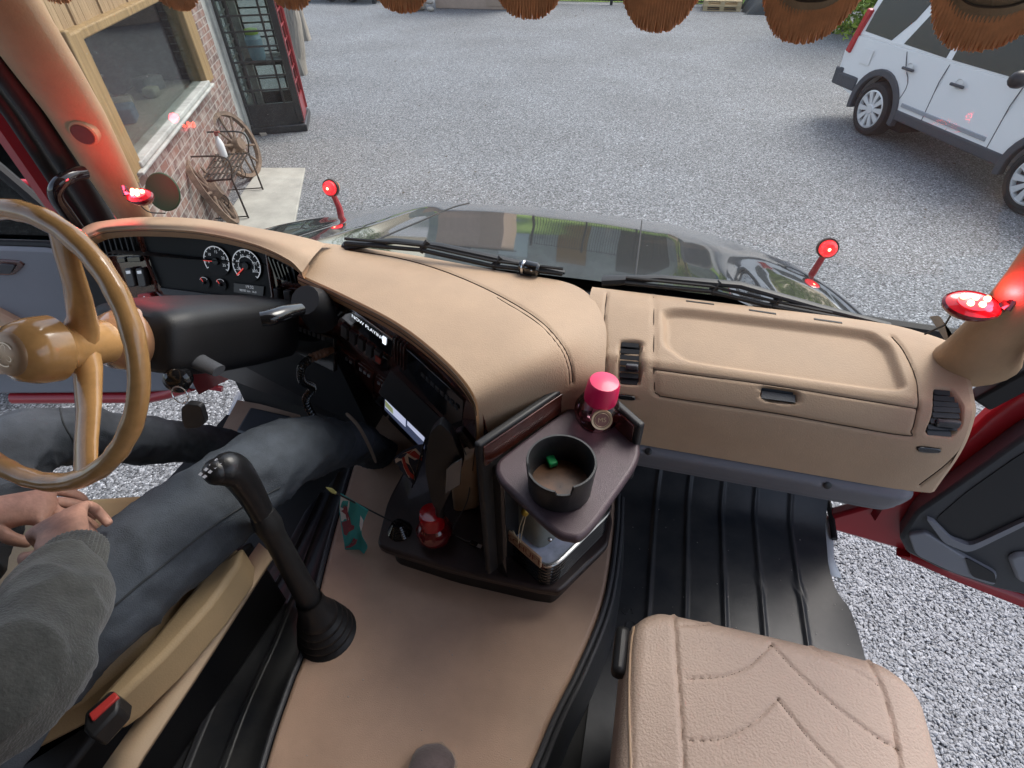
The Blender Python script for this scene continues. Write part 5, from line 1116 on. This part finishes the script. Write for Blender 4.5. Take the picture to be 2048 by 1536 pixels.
MB().prism([p+V((-.028, .012, 0)) for p in ringp(1.722, .80)], (0, 0, .32)).build('inner_bin', mat('bin_grey', (.19, .2, .18), .3, var=.2, vscale=20), st, bevel=.004, smooth=25)
for p in ((1001, 1018), (1100, 1079)):
    a = at(*p, z=1.80); MB().ball(a, .006, 10).build('screw', M_steel, st)
# wooden sign hung on the console
sa, sb = at(1003, 1047, z=1.765), at(1083, 1116, z=1.765); sdv = (sb-sa).normalized(); snn = V((sdv.y, -sdv.x, 0)); snn = snn if snn.dot(EYE-sa) > 0 else -snn
M_sign = wood_mat('sign_wood', (.33, .19, .11), (.55, .37, .24), 0, .6); up_ = V((0, 0, 1))
sg = thing('wooden_sign', 'narrow wooden sign with red lettering tied to the acrylic box', 'sign', (sa+sb)/2)
MB().prism([sa+snn*.004, sb+snn*.004, sb+snn*.004-up_*.042, sa+snn*.004-up_*.042], -snn*.006).build('board', M_sign, sg, bevel=.0015)
mid_ = (sa+sb)/2+snn*.0046-up_*.021; M_ink = mat('red_ink', (.18, .03, .02), .7)
text_mb('TSCHUFTE', .030, mid_+sdv*.014, sdv, up_).build('lettering', M_ink, sg, smooth=0)
MB().prism([sa+sdv*.012+snn*.0046-up_*h_+sdv*w_ for w_, h_ in ((0, .008), (.006, .004), (.012, .009), (.010, .02), (.006, .029), (.001, .018))], snn*.0006).build('leaf_mark', M_ink, sg)
kn_ = at(1050, 1024, z=1.86); st1 = MB().tube(catmull([kn_, at(1046, 1050, z=1.80)+snn*.012, at(1040, 1084, z=1.768)+snn*.006], 12), .0009, 5).tube(catmull([kn_+sdv*.005, at(1052, 1052, z=1.80)+snn*.012, at(1044, 1082, z=1.768)+snn*.006], 12), .0009, 5)
b_ = at(1036, 1068, z=1.775)+snn*.008; st1.tube(catmull([b_, b_+sdv*-.012+up_*.006, b_+sdv*-.008+up_*.012, b_+up_*.003, b_+sdv*.014-up_*.004], 14), .0009, 5)
st1.build('string', mat('twine', (.55, .43, .27), .9), sg)
MB().ball(kn_, .011, 12, (.9, .9, 1.2)).build('bead', mat('brass_bead', (.35, .22, .03), .3, metal=.4), sg)
# ---- cup holder on the tray
cc = at(1124, 908, z=2.165); cc = V((cc.x, cc.y, ZTR)); R = .064
cu_ = thing('cup_holder', 'round black cup with notched rim on the plum tray', 'cup holder', cc)
n = 96; ring = []; cb_ = MB(); ang = lambda p: math.atan2((p-cc).y, (p-cc).x)
an1 = ang(at(1130, 985, z=2.15)); an2 = ang(at(1058, 915, z=2.165))
def hz_(t):
    d1 = abs((t-an1+math.pi) % (2*math.pi)-math.pi); d2 = ((t-an2+math.pi) % (2*math.pi)-math.pi)
    h = .078
    if d1 < .2: h = .058
    if 0 < d2 < (an1-an2) % (2*math.pi): h -= .012*min(1, min(d2, ((an1-an2) % (2*math.pi))-d2)*6) if d1 >= .2 else 0
    return h
prof4 = []
T_ = np.linspace(0, 2*math.pi, n+1)[:-1]
def rr_(r, hf): return [cc+V((r*math.cos(t), r*math.sin(t), hf(t))) for t in T_]
rgs = [rr_(R*.86, lambda t: .001), rr_(R*.93, lambda t: .004), rr_(R*.97, lambda t: .05), rr_(R, lambda t: hz_(t)-.004), rr_(R*.985, hz_), rr_(R*.93, lambda t: hz_(t)), rr_(R*.9, lambda t: hz_(t)-.004), rr_(R*.86, lambda t: .012), rr_(R*.4, lambda t: .010), rr_(.001, lambda t: .010)]
vs2 = [p for r in rgs for p in r]; cb_.add(vs2, [(n*i+j, n*i+(j+1) % n, n*i+n+(j+1) % n, n*i+n+j) for i in range(len(rgs)-1) for j in range(n)])
cb_.build('body', M_blk, cu_, smooth=50)
MB().lathe([(0, .014), (R*.84, .014)], cc, n=40).build('brown_residue', mat('coffee_brown', (.075, .032, .012), .3, var=.5, vscale=40), cu_)
tag(MB().box(at(1103, 922, z=ZTR+.022), (.018, .024, .012), Matrix.Rotation(.6, 3, 'Z')).build('green_clip', mat('green_plastic', (.01, .25, .07), .4), bevel=.003), 'small green plastic clip lying in the black cup', 'clip')
# ---- pink bottle
def perfume(px_base, zb, sc, label, name_cap, ccol, bcol, lean):
    b0 = at(*px_base, z=zb); b0 = V(b0); ax = V(lean).normalized()
    o = thing('bottle', label, 'bottle', b0)
    S_ = 1.1; MB().lathe([(r*S_, h*S_) for r, h in [(0, .001), (.022, 0), (.036, .012), (.043, .03), (.043, .045), (.034, .066), (.02, .076), (.018, .08)]], b0, ax, 32).build('glass_body', bcol, o, smooth=60) if sc else None
    MB().lathe([(r*S_, h*S_-.012) for r, h in [(.027, .078), (.0305, .08), (.031, .088), (.029, .117), (.026, .123), (.012, .126), (0, .1265)]], b0, ax, 32).build('cap', ccol, o, smooth=35)
    return o, b0, ax
M_pink = mat('pink_cap', (.66, .012, .09), .35, coat=.3); M_pg = glass_mat('pink_glass', (.95, .68, .75), 1.0)
pb_, b0, ax = perfume((1188, 848), ZTR, 1, 'round pink glass bottle with bright pink cap on the plum tray', 'cap', M_pink, M_pg, (.08, .0, 1))
MB().tube([b0+ax*.015, b0+ax*.08], [.011, .006], 10).build('dip_tube', mat('pale_pink', (.75, .35, .38), .4), pb_)
ld_n = (V((.25, -.8, .35))).normalized(); lc = b0+ax*.04+ld_n*.0485; gold = mat('label_gold', (.5, .38, .25), .4, metal=.4)
MB().lathe([(.017, 0), (.021, .001), (.0215, -.004)], lc, ld_n, 28).lathe([(.014, 0.0005), (.0145, .001), (.015, .0005)], lc, ld_n, 28).build('label_ring', gold, pb_)
MB().lathe([(0, -.001), (.018, -.001)], lc, ld_n, 24).build('label_disc', mat('label_brown', (.22, .10, .09), .5), pb_)
lx = V((0, 0, 1)).cross(ld_n).normalized(); text_mb('MS', .014, lc+ld_n*.0012, lx, ld_n.cross(lx)).build('label_letters', gold, pb_, smooth=0)
rb_, b1, ax1 = perfume((872, 1078), ZS, 1, 'dark red glass bottle with red cap on the dark console shelf', 'cap', mat('red_cap', (.42, .006, .012), .18, coat=.7), mat('red_glass', (.22, .008, .014), .08, coat=1, trans=.35), (0, 0, 1))
# ---- small things on the shelf
ub = at(945, 1090, z=ZS); us = thing('usb_plug', 'small metal cable plug lying on the dark console shelf', 'plug', ub)
MB().bar(ub+V((-.008, .004, .006)), ub+V((.014, -.002, .006)), .014, .008).build('housing', M_blkgl, us, bevel=.002); MB().bar(ub+V((.014, -.002, .006)), ub+V((.027, -.005, .006)), .011, .005).build('connector', M_steel, us)
MB().tube(catmull([ub+V((-.008, .004, .006)), ub+V((-.03, .008, .004)), at(905, 1060, z=ZS+.004), at(935, 1000, z=1.70), at(938, 930, z=1.82), at(912, 868, z=1.95)], 40), .0018, 6).build('cable', mat('cable_grey', (.12, .12, .12), .4), us)
# ---- flags
fb0 = at(800, 1062, z=ZS); ft = at(668, 984, z=1.80); wf = thing('table_flag', 'small green and white flag with a red dragon on a black pole', 'flag', fb0, None, 'small flags on the console')
co = MB()
for k in range(6): co.lathe([(.03-.003*k, .006*k), (.033-.003*k, .006*k+.003), (.03-.003*k, .006*k+.006)], fb0, n=24)
co.lathe([(0, .036), (.012, .036)], fb0, n=16); co.build('coil_foot', M_blkgl, wf)
MB().tube([fb0+up_*.03, ft], .0022, 8).build('pole', M_blk, wf)
pd_ = (ft-fb0).normalized(); MB().tube([ft-pd_*.006, ft+pd_*.004, ft+pd_*.012, ft+pd_*.026], [.003, .0065, .006, .0005], 6, flat=.5).ball(ft-pd_*.004, .0042, 8).build('finial', mat('gilt', (.45, .42, .16), .3, metal=.5), wf)
def flagrow(a, b, n, y): return None
yf = at(705, 1000, z=1.76).y
F1 = [[(681, 986), (700, 997), (718, 1008), (737, 1020)], [(679, 1020), (697, 1030), (712, 1035), (726, 1048)], [(684, 1060), (699, 1066), (715, 1066), (724, 1070)], [(689, 1090), (705, 1090), (722, 1088), (735, 1092)], [(693, 1130), (705, 1124), (718, 1112), (729, 1107)]]
fl_r = rows_from([[at(x, y, y=yf+.006*math.sin(i*2.1+j*1.3)) for i, (x, y) in enumerate(r)] for j, r in enumerate(F1)], 24, 30)
FM_ = MB().grid(fl_r); FLB = bvh_of(FM_); flg = FM_.build('cloth', mat('flag_teal', (.05, .33, .32), .8, bump=.3, bscale=900), wf, solid=.0006)
M_fw = mat('flag_white', (.75, .72, .7), .8); M_fr = mat('flag_red', (.30, .07, .085), .8)
def fpiece(poly, m, nm, off):
    pts = [hit(FLB, *p, off)[0] for p in poly]; pts = [p for p in pts if p is not None]
    if len(pts) > 2: MB().add(pts, [tuple(range(len(pts)))]).build(nm, m, flg, smooth=0)
fpiece([(682, 988), (700, 999), (699, 1012), (696, 1028), (698, 1040), (683, 1042), (680, 1015)], M_fw, 'white_field', .0012)
fpiece([(721, 1030), (727, 1040), (725, 1052), (722, 1062), (719, 1050)], M_fw, 'white_field', .0012)
fpiece([(683, 1021), (688, 1018), (687, 1009), (690, 1014), (691, 1007), (693, 1014), (695, 1010), (696, 1022), (701, 1036), (703, 1048), (709, 1050), (708, 1057), (698, 1063), (694, 1070), (689, 1068), (686, 1052), (684, 1044), (695, 1040), (692, 1028), (687, 1024)], M_fr, 'dragon', .002)
fpiece([(692, 1092), (698, 1090), (703, 1084), (708, 1074), (711, 1078), (715, 1077), (712, 1086), (706, 1091), (700, 1094), (692, 1095)], M_fr, 'dragon_claw', .002)
up0 = at(832, 960, z=ZS+.06); ujf = thing('table_flag', 'small red white and blue flag behind the black phone holder', 'flag', up0, None, 'small flags on the console')
MB().tube([at(824, 975, y=.80), at(850, 880, y=.80)], .0022, 6).build('pole', M_blk, ujf)
q_ = [[(846, 888), (828, 892), (806, 902), (787, 916)], [(848, 915), (826, 918), (805, 924), (789, 926)], [(838, 945), (826, 944), (812, 938), (797, 932)], [(830, 968), (822, 964), (812, 952), (800, 940)]]
Uf = rows_from([[at(x, y, y=.80+.006*math.sin(i*1.7+j)) for i, (x, y) in enumerate(r)] for j, r in enumerate(q_)], 24, 24); UM = MB().grid(Uf); FLB = bvh_of(UM); flg = UM.build('cloth', mat('flag_navy', (.035, .045, .075), .8), ujf, solid=.0006)
M_uw = mat('flag_cream', (.62, .52, .44), .8); M_ur = mat('flag_scarlet', (.40, .045, .035), .8)
fpiece([(808, 905), (832, 896), (846, 912), (846, 926), (830, 920), (816, 912), (818, 925), (828, 945), (829, 960), (818, 955), (808, 935), (803, 920), (798, 922), (792, 926), (790, 918)], M_uw, 'white_cross', .001)
fpiece([(812, 904), (828, 898), (844, 914), (844, 920), (828, 914), (816, 906)], M_ur, 'red_cross', .002); fpiece([(804, 915), (809, 912), (812, 925), (820, 942), (828, 950), (826, 958), (816, 948), (808, 932)], M_ur, 'red_cross', .002)
fpiece([(788, 914), (799, 906), (797, 912), (791, 920)], M_ur, 'red_cross', .002)
# ---- screen with a hood on the console front
scn = thing('navigation_screen', 'black navigation screen with a dark sun hood on the console front', 'screen', hitx(FB, 830, 820, (740, 680))[0])
def spatch(poly, off, nm, m, par, ext, bevel=.002): return patch(FB, poly, off, nm, m, par, ext, bevel)
bz = spatch([(780, 762), (872, 852), (868, 905), (776, 812)], .03, 'bezel', M_blkgl, scn, .025)
spatch([(785, 779), (864, 859), (861, 886), (783, 804)], .0315, 'display', mat('screen_dark', (.03, .04, .09), .2, emit=(.2, .25, .45), estr=.10), bz, .002, 0)
M_scr = mat('screen_light', (.4, .42, .5), .2, emit=(.62, .67, .9), estr=.33)
spatch([(786, 780), (826, 819), (825, 838), (785, 799)], .0325, 'picture', M_scr, bz, .0015, 0); spatch([(830, 823), (863, 857), (862, 868), (829, 834)], .0325, 'picture', M_scr, bz, .0015, 0)
spatch([(786, 784), (801, 802), (801, 812), (786, 796)], .0335, 'picture', mat('screen_green', (.2, .25, .1), .3, emit=(.3, .34, .18), estr=.3), bz, .0015, 0)
h1 = [hitx(FB, *p, (830, 800))[0] for p in ((782, 742), (906, 862))]; h2 = [hitx(FB, *p, (830, 800))[0] for p in ((780, 764), (874, 856))]
nn = hitx(FB, 830, 800, (740, 680))[1]; MB().prism([h1[0], h1[1], h2[1]+nn*.045, h2[0]+nn*.045], (0, 0, .006)).build('sun_hood', M_dgrey, scn, bevel=.002)
# ---- phone holder
ho = thing('phone_holder', 'black leaf shaped phone holder with clear pocket in front of the console', 'phone holder', at(885, 1010, z=ZS))
hp = smoothpoly([(858, 868), (880, 846), (905, 872), (926, 925), (921, 948), (893, 1000), (878, 1030), (862, 1005), (848, 930)], 5, .3)
MB().prism([at(*p, y=.70) for p in hp], (0, .018, .006)).build('shell', M_blk, ho, bevel=.005, seg=3)
MB().prism([at(*p, y=.685) for p in ((924, 918), (905, 928), (893, 938), (890, 988), (920, 970))], (0, .004, 0)).build('clear_pocket', mat('grey_card', (.10, .105, .11), .25, coat=.5), ho, bevel=.001)
MB().tube([at(880, 1000, y=.715), at(880, 1050, y=.73), at(878, 1066, z=ZS)], [.012, .012, .03], 12).build('stand', M_blk, ho)
MB().bar(at(918, 858, y=.73), at(948, 892, y=.73), .02, .02).build('clamp', M_blk, ho, bevel=.004)
# ---- tan post below the console
tag(MB().prism([at(*p, y=.82) for p in ((895, 930), (950, 905), (955, 1020), (905, 1030))], (0, .05, 0)).build('console_leg', M_tan, tr, bevel=.012), '', '') if False else MB().prism([at(*p, y=.82) for p in ((895, 930), (950, 905), (955, 1020), (905, 1030))], (0, .05, 0)).build('console_leg', M_tan, tr, bevel=.012)
# ---- coiled cable with plug
pc_ = at(655, 703, y=.98); ca = thing('coiled_cable', 'coiled black cable with a brown ribbed plug hanging from the console front', 'cable', pc_)
pe_ = at(622, 716, y=.93); MB().tube([pc_+(pc_-pe_)*.3]+[pc_+(pe_-pc_)*k/9 for k in range(10)], [.009]+[.010+.0025*(k % 2) for k in range(10)], 12).build('plug', mat('brown_plug', (.16, .075, .04), .5), ca)
hx = [at(*p, y=yv) for p, yv in (((622, 716), .93), ((603, 735), .90), ((605, 762), .89), ((625, 775), .9), ((612, 800), .9), ((628, 835), .9), ((655, 860), .91), ((680, 870), .93))]
hc = catmull(hx, 420); MB().tube([V(p)+V((math.cos(i*.62), .6*math.sin(i*.62), .8*math.sin(i*.62)))*(.010 if i > 12 else .003) for i, p in enumerate(hc)], .0026, 6).build('coil', M_blkgl, ca)
# pale strap edge below the console
tag(MB().tube(catmull([at(692, 826, y=.86), at(715, 850, y=.85), at(735, 885, y=.84), at(752, 925, y=.83)], 16), [.003]+[.005]*14+[.003], 8, flat=.5).build('strap', mat('strap_grey', (.22, .18, .15), .7)), 'thin pale strap hanging below the dark console front', 'strap')
# ---- car key hanging from the ignition
kr = at(360, 790, y=.565); ky = thing('vehicle_key', 'black key fob hanging on a ring under the steering column', 'key', kr)
MB().tube([kr+V((.018*math.cos(t), .006*math.sin(t), .016*math.sin(t))) for t in np.linspace(0, 6.283, 25)[:-1]], .0014, 6, closed=True).build('ring', M_steel, ky)
MB().prism([at(*p, y=.56) for p in smoothpoly([(362, 816), (374, 808), (400, 812), (411, 846), (398, 856), (370, 858), (363, 840)], 5, .25)], (0, .012, 0)).build('fob', M_blk, ky, bevel=.004)
MB().tube([kr+V((0.002, 0, -.016)), at(380, 812, y=.565)], .002, 6).build('link', M_steel, ky)
# ---- dash camera
dcp, dn_ = hit(CMB, 1053, 549)
if dcp is None: dcp = at(1053, 549, z=2.2)
dcm = thing('dash_camera', 'small black camera on the tan dashboard top by the windscreen', 'camera', dcp)
MB().lathe([(0, -.03), (.012, -.03), (.017, -.02), (.017, .016), (.012, .022), (0, .022)], dcp+V((.012, 0, .02)), V((.9, -.1, -.05)), 20).build('body', M_blkgl, dcm); MB().lathe([(.0175, -.006), (.0185, -.003), (.0175, 0)], dcp+V((-.004, 0, .02)), V((.9, -.1, -.05)), 20).build('ring', M_steel, dcm)
MB().box(dcp+V((0, 0, .003)), (.03, .02, .006)).build('foot', M_blk, dcm, bevel=.002); MB().ball(dcp+V((.016, -.016, .022)), .003, 8).ball(dcp+V((.024, -.015, .022)), .003, 8).build('lens', M_steel, dcm)
MB().tube(catmull([dcp+V((-.014, 0, .01)), dcp+V((-.02, -.005, .004)), dcp+V((-.025, .0, .0))], 8), .002, 6).build('cable', M_rubber, dcm)
# ---- green disc on the windscreen
gd = at(326, 384, y=1.16); tag(MB().lathe([(0, .003), (.048, .003), (.05, 0), (.048, -.003), (0, -.003)], gd, V((.15, -1, .35)), 36).build('green_disc', mat('green_disc', (.012, .06, .022), .55, var=.2)), 'dark green round disc stuck inside the windscreen beside the red lamp', 'disc')
# ---- photographer's shoe
from mathutils import noise as mnoise
def wrinkle(o, amp, freq, stretch=(1, 1, 1)):
    me = o.data; n = [v.normal.copy() for v in me.vertices]
    for v, q in zip(me.vertices, n):
        p = V((v.co.x*freq*stretch[0], v.co.y*freq*stretch[1], v.co.z*freq*stretch[2]))
        k = 1-abs(mnoise.noise(p)); k2 = mnoise.noise(p*2.3+V((7, 3, 1)))
        v.co += q*(amp*(k**4-.35)+amp*.35*k2)
    me.update()
def skin(name, nodes, edges, m, parent=None, root=0, sub=2):
    me = bpy.data.meshes.new(name); me.from_pydata([tuple(p) for p, r in nodes], edges, []); o = bpy.data.objects.new(name, me); COL.objects.link(o)
    md = o.modifiers.new('s', 'SKIN'); md.use_smooth_shade = True; md.branch_smoothing = .6
    for i, (p, r) in enumerate(nodes):
        q = me.skin_vertices[0].data[i]; q.radius = r if hasattr(r, '__len__') else (r, r); q.use_root = (i == root)
    s = o.modifiers.new('u', 'SUBSURF'); s.levels = s.render_levels = sub
    dg = bpy.context.evaluated_depsgraph_get(); dg.update(); ev = o.evaluated_get(dg); nm = bpy.data.meshes.new_from_object(ev); bpy.data.objects.remove(o)
    nm.name = name; nm.materials.clear(); nm.materials.append(m); nm.shade_smooth(); r = bpy.data.objects.new(name, nm); COL.objects.link(r)
    if parent: attach(r, parent)
    return r
M_suede = mat('grey_suede', (.11, .085, .085), .9, bump=.8, bscale=150, var=.25, vscale=30, sheen=.3); M_sole = mat('shoe_sole', (.3, .22, .17), .7)
toe = at(872, 1492, z=1.53); sh_ = thing('shoe', 'grey suede shoe toe with pale sole on the tan tunnel cover', 'shoe', toe)
rows = []
for j in range(22):
    v = j/21; y = toe.y+.012-.28*v; w_ = .05*min(1, (v*9)**.5)*(1-.12*math.sin(v*3.1)); hh = .032+.045*min(1, v*1.6)
    rows.append([V((toe.x+.006+w_*math.cos(t)-.02*v, y, 1.512+hh*max(0, math.sin(t))**.7*min(1, (v*7)**.5))) for t in np.linspace(0, math.pi, 20)])
MB().grid(rows).build('upper', M_suede, sh_, smooth=70)
so = [V((p.x, p.y, 0)) for r in (rows,) for p in ([q[0] for q in rows]+[q[-1] for q in rows[::-1]])]; cso = sum(so, V())/len(so)
MB().prism([V((cso.x+(p.x-cso.x)*1.07, cso.y+(p.y-cso.y)*1.02, 1.503)) for p in so], (0, 0, .014)).build('sole', M_sole, sh_, bevel=.003)
# ---- the driver
M_skin = mat('skin', (.50, .275, .20), .5, bump=.7, bscale=95, var=.22, vscale=38); M_knit = mat('grey_knit', (.075, .075, .066), .95, bump=1.0, bscale=260, var=.3, vscale=60, sheen=.3); M_denim = mat('denim', (.056, .066, .08), .9, bump=.7, bscale=420, var=.4, vscale=9)
wr_r = at(150, 1104, z=2.125); kn_r = at(112, 968, z=2.09); el_r = at(30, 1400, z=2.22); wr_l = at(-60, 1025, z=2.09); kn_l = at(60, 1016, z=2.06)
pe = thing('person', 'person in grey knit jumper and jeans sitting at the wheel, hands folded', 'person', (-1.0, 0, 1.3))
nd = [((-1.02, -.04, 1.95), (.13, .1)), ((-1.03, -.14, 2.25), (.13, .1)), ((-1.03, -.16, 2.45), (.13, .09)), ((-1.03, -.13, 2.58), .055), ((-1.03, -.09, 2.68), .07), ((-1.03, -.07, 2.78), .085), ((-1.03, -.07, 2.86), .06),
      ((-.84, -.15, 2.44), .055), (tuple(el_r), .042), (tuple(wr_r), (.034, .024)), ((-1.22, -.15, 2.44), .055), ((-1.36, .05, 2.16), .042), (tuple(wr_l), (.032, .024)),
      ((-.94, .04, 1.93), .06), (tuple(at(570, 902, z=1.92)), .045), ((-.755, .95, 1.66), .03), ((-1.12, .03, 1.93), .08), (tuple(at(50, 862, z=2.0)), .045), ((-1.21, .80, 1.72), .03)]
ed_ = [(0, 1), (1, 2), (2, 3), (3, 4), (4, 5), (5, 6), (2, 7), (7, 8), (8, 9), (2, 10), (10, 11), (11, 12), (0, 13), (13, 14), (14, 15), (0, 16), (16, 17), (17, 18)]
def hand(wr, kn, side, curl):
    """palm and five fingers as chains growing out of the wrist node"""
    d = (kn-wr); d.normalize(); up_n = V((0, 0, 1)); s = d.cross(up_n).normalized()*side; up_n = s.cross(d).normalized()*side; up_n = up_n if up_n.z > 0 else -up_n
    HS = 1.16; wi = len(nd); nd.append((tuple(wr+d*.05*HS+up_n*.002), (.040*HS, .02*HS))); pi = wi
    nd.append((tuple(wr+d*.098*HS+up_n*.006), (.045*HS, .019*HS))); ki = wi+1
    es = [(wi, ki)]
    for f, (off, L, r) in enumerate(((-.036, .074, .0102), (-.012, .084, .0106), (.012, .078, .0104), (.034, .062, .0094))):
        p = wr+d*(.102-.004*abs(f-1.2))*HS+s*off*HS*1.06; prev = ki
        a = 0.25
        for k, (l, rr) in enumerate(((.0, 1.08), (.45, 1.0), (.32, .95), (.25, .8))):
            if k: a += curl[k-1]; p = p+(d*math.cos(a)-up_n*math.sin(a)+s*(.05*(f-1.5)))*(L*l*HS)
            nd.append((tuple(p), r*rr*HS*.92)); es.append((prev, len(nd)-1)); prev = len(nd)-1
    p = wr+d*.04-s*.04; nd.append((tuple(p), .0145)); es.append((wi, len(nd)-1))
    for l, rr, dv in ((.036, .0125, d*.7-s*.6-up_n*.25), (.032, .0105, d*.9-s*.15-up_n*.35)):
        p = p+dv.normalized()*l; nd.append((tuple(p), rr)); es.append((len(nd)-2, len(nd)-1))
    return wi, es
w1, e_1 = hand(wr_r, kn_r+V((-.03, 0, -.005)), 1, (.75, .8, .6)); ed_ += [(9, w1)]+e_1
w2, e_2 = hand(wr_l, kn_l, -1, (.25, .45, .4)); ed_ += [(12, w2)]+e_2
body = skin('body', nd, ed_, M_skin, pe)
hc_ = V((-1.03, -.06, 2.80))
face = MB().ball(hc_+V((-.032, .072, .01)), .011, 10).ball(hc_+V((.032, .072, .01)), .011, 10).build('eyes', mat('eye_white', (.7, .68, .65), .2), pe)
MB().ball(hc_+V((0, .088, -.02)), .014, 10, (.7, 1, 1.4)).ball(hc_+V((-.085, 0, 0)), .022, 10, (.4, .8, 1.2)).ball(hc_+V((.085, 0, 0)), .022, 10, (.4, .8, 1.2)).build('nose_ears', M_skin, pe)
MB().tube(catmull([hc_+V((-.024, .078, -.052)), hc_+V((0, .085, -.05)), hc_+V((.024, .078, -.052))], 10), .005, 8).build('mouth', mat('lips', (.4, .16, .13), .5), pe)
MB().ball(hc_+V((0, -.018, .025)), .1, 16, (.92, 1, .95)).build('hair', mat('grey_hair', (.12, .11, .10), .8, bump=1, bscale=200), pe)
w_cuff = wr_r+(el_r-wr_r).normalized()*.012
jm = skin('jumper', [((-1.02, -.03, 1.93), (.185, .15)), ((-1.03, -.13, 2.2), (.18, .14)), ((-1.03, -.16, 2.43), (.16, .12)), ((-1.03, -.14, 2.53), .08), ((-.84, -.15, 2.43), .085), (tuple(el_r), .080), (tuple(el_r*.35+wr_r*.65), .066), (tuple(w_cuff), (.052, .045)),
     ((-1.22, -.15, 2.43), .085), ((-1.36, .05, 2.16), .068), (tuple(V((-1.36, .05, 2.16))*.2+wr_l*.8), .052), (tuple(wr_l+(V((-1.36, .05, 2.16))-wr_l).normalized()*.03), .04)],
     [(0, 1), (1, 2), (2, 3), (2, 4), (4, 5), (5, 6), (6, 7), (2, 8), (8, 9), (9, 10), (10, 11)], M_knit, pe, sub=4); wrinkle(jm, .011, 11, (1, .8, 1.3))
cuf = MB(); dcf = (el_r-wr_r).normalized(); ca_ = dcf.cross(V((0, 0, 1))).normalized(); cb2 = dcf.cross(ca_); crw = []
for k, h in enumerate((-.004, -.002, .01, .03, .05, .058)):
    sc_2 = (.93, .97, 1, 1.03, 1.05, 1.0)[k]; crw.append([wr_r+dcf*h+(ca_*math.cos(t)*.047+cb2*math.sin(t)*.039)*sc_2*(1+.022*math.sin(44*t)) for t in np.linspace(0, 2*math.pi, 265)])
cuf.grid(crw)
cuf.build('cuff', M_knit, pe)
jn = skin('jeans', [((-1.02, -.05, 1.93), (.16, .12)), ((-.94, .04, 1.93), .11), (tuple((V((-.98, .02, 1.92))+at(560, 898, z=1.92))/2), .112), (tuple(at(570, 902, z=1.92)), .092), ((-.76, .97, 1.65), .064), ((-.75, 1.10, 1.42), .06),
     ((-1.12, .04, 1.945), .1), (tuple((V((-1.12, .04, 1.945))+at(50, 862, z=2.0))/2), .09), (tuple(at(50, 862, z=2.0)), .084), ((-1.22, .82, 1.68), .062), ((-1.15, 1.02, 1.42), .058)],
     [(0, 1), (1, 2), (2, 3), (3, 4), (4, 5), (0, 6), (6, 7), (7, 8), (8, 9), (9, 10)], M_denim, pe, sub=4); wrinkle(jn, .010, 10, (1, .9, 1)); wrinkle(jn, .003, 32)
JB = BVHTree.FromPolygons([v.co for v in jn.data.vertices], [tuple(p.vertices) for p in jn.data.polygons])
M_dseam = mat('denim_seam', (.028, .032, .036), .9)
for pl_ in ([(560, 975), (470, 1022), (380, 1088), (260, 1185), (140, 1290), (70, 1360)], [(118, 806), (128, 850), (160, 900)]):
    q = [hit(JB, *p, .0004)[0] for p in catmull(pl_, 60)]; q = [p for p in q if p is not None]
    if len(q) > 3: MB().tube(q, .0022, 6).build('seam', M_dseam, jn)
for x, y in ((-.75, 1.12), (-1.15, 1.06)):
    MB().ball((x, y+.04, 1.385), .05, 14, (.9, 2.5, .9)).build('shoe', M_blk, pe)
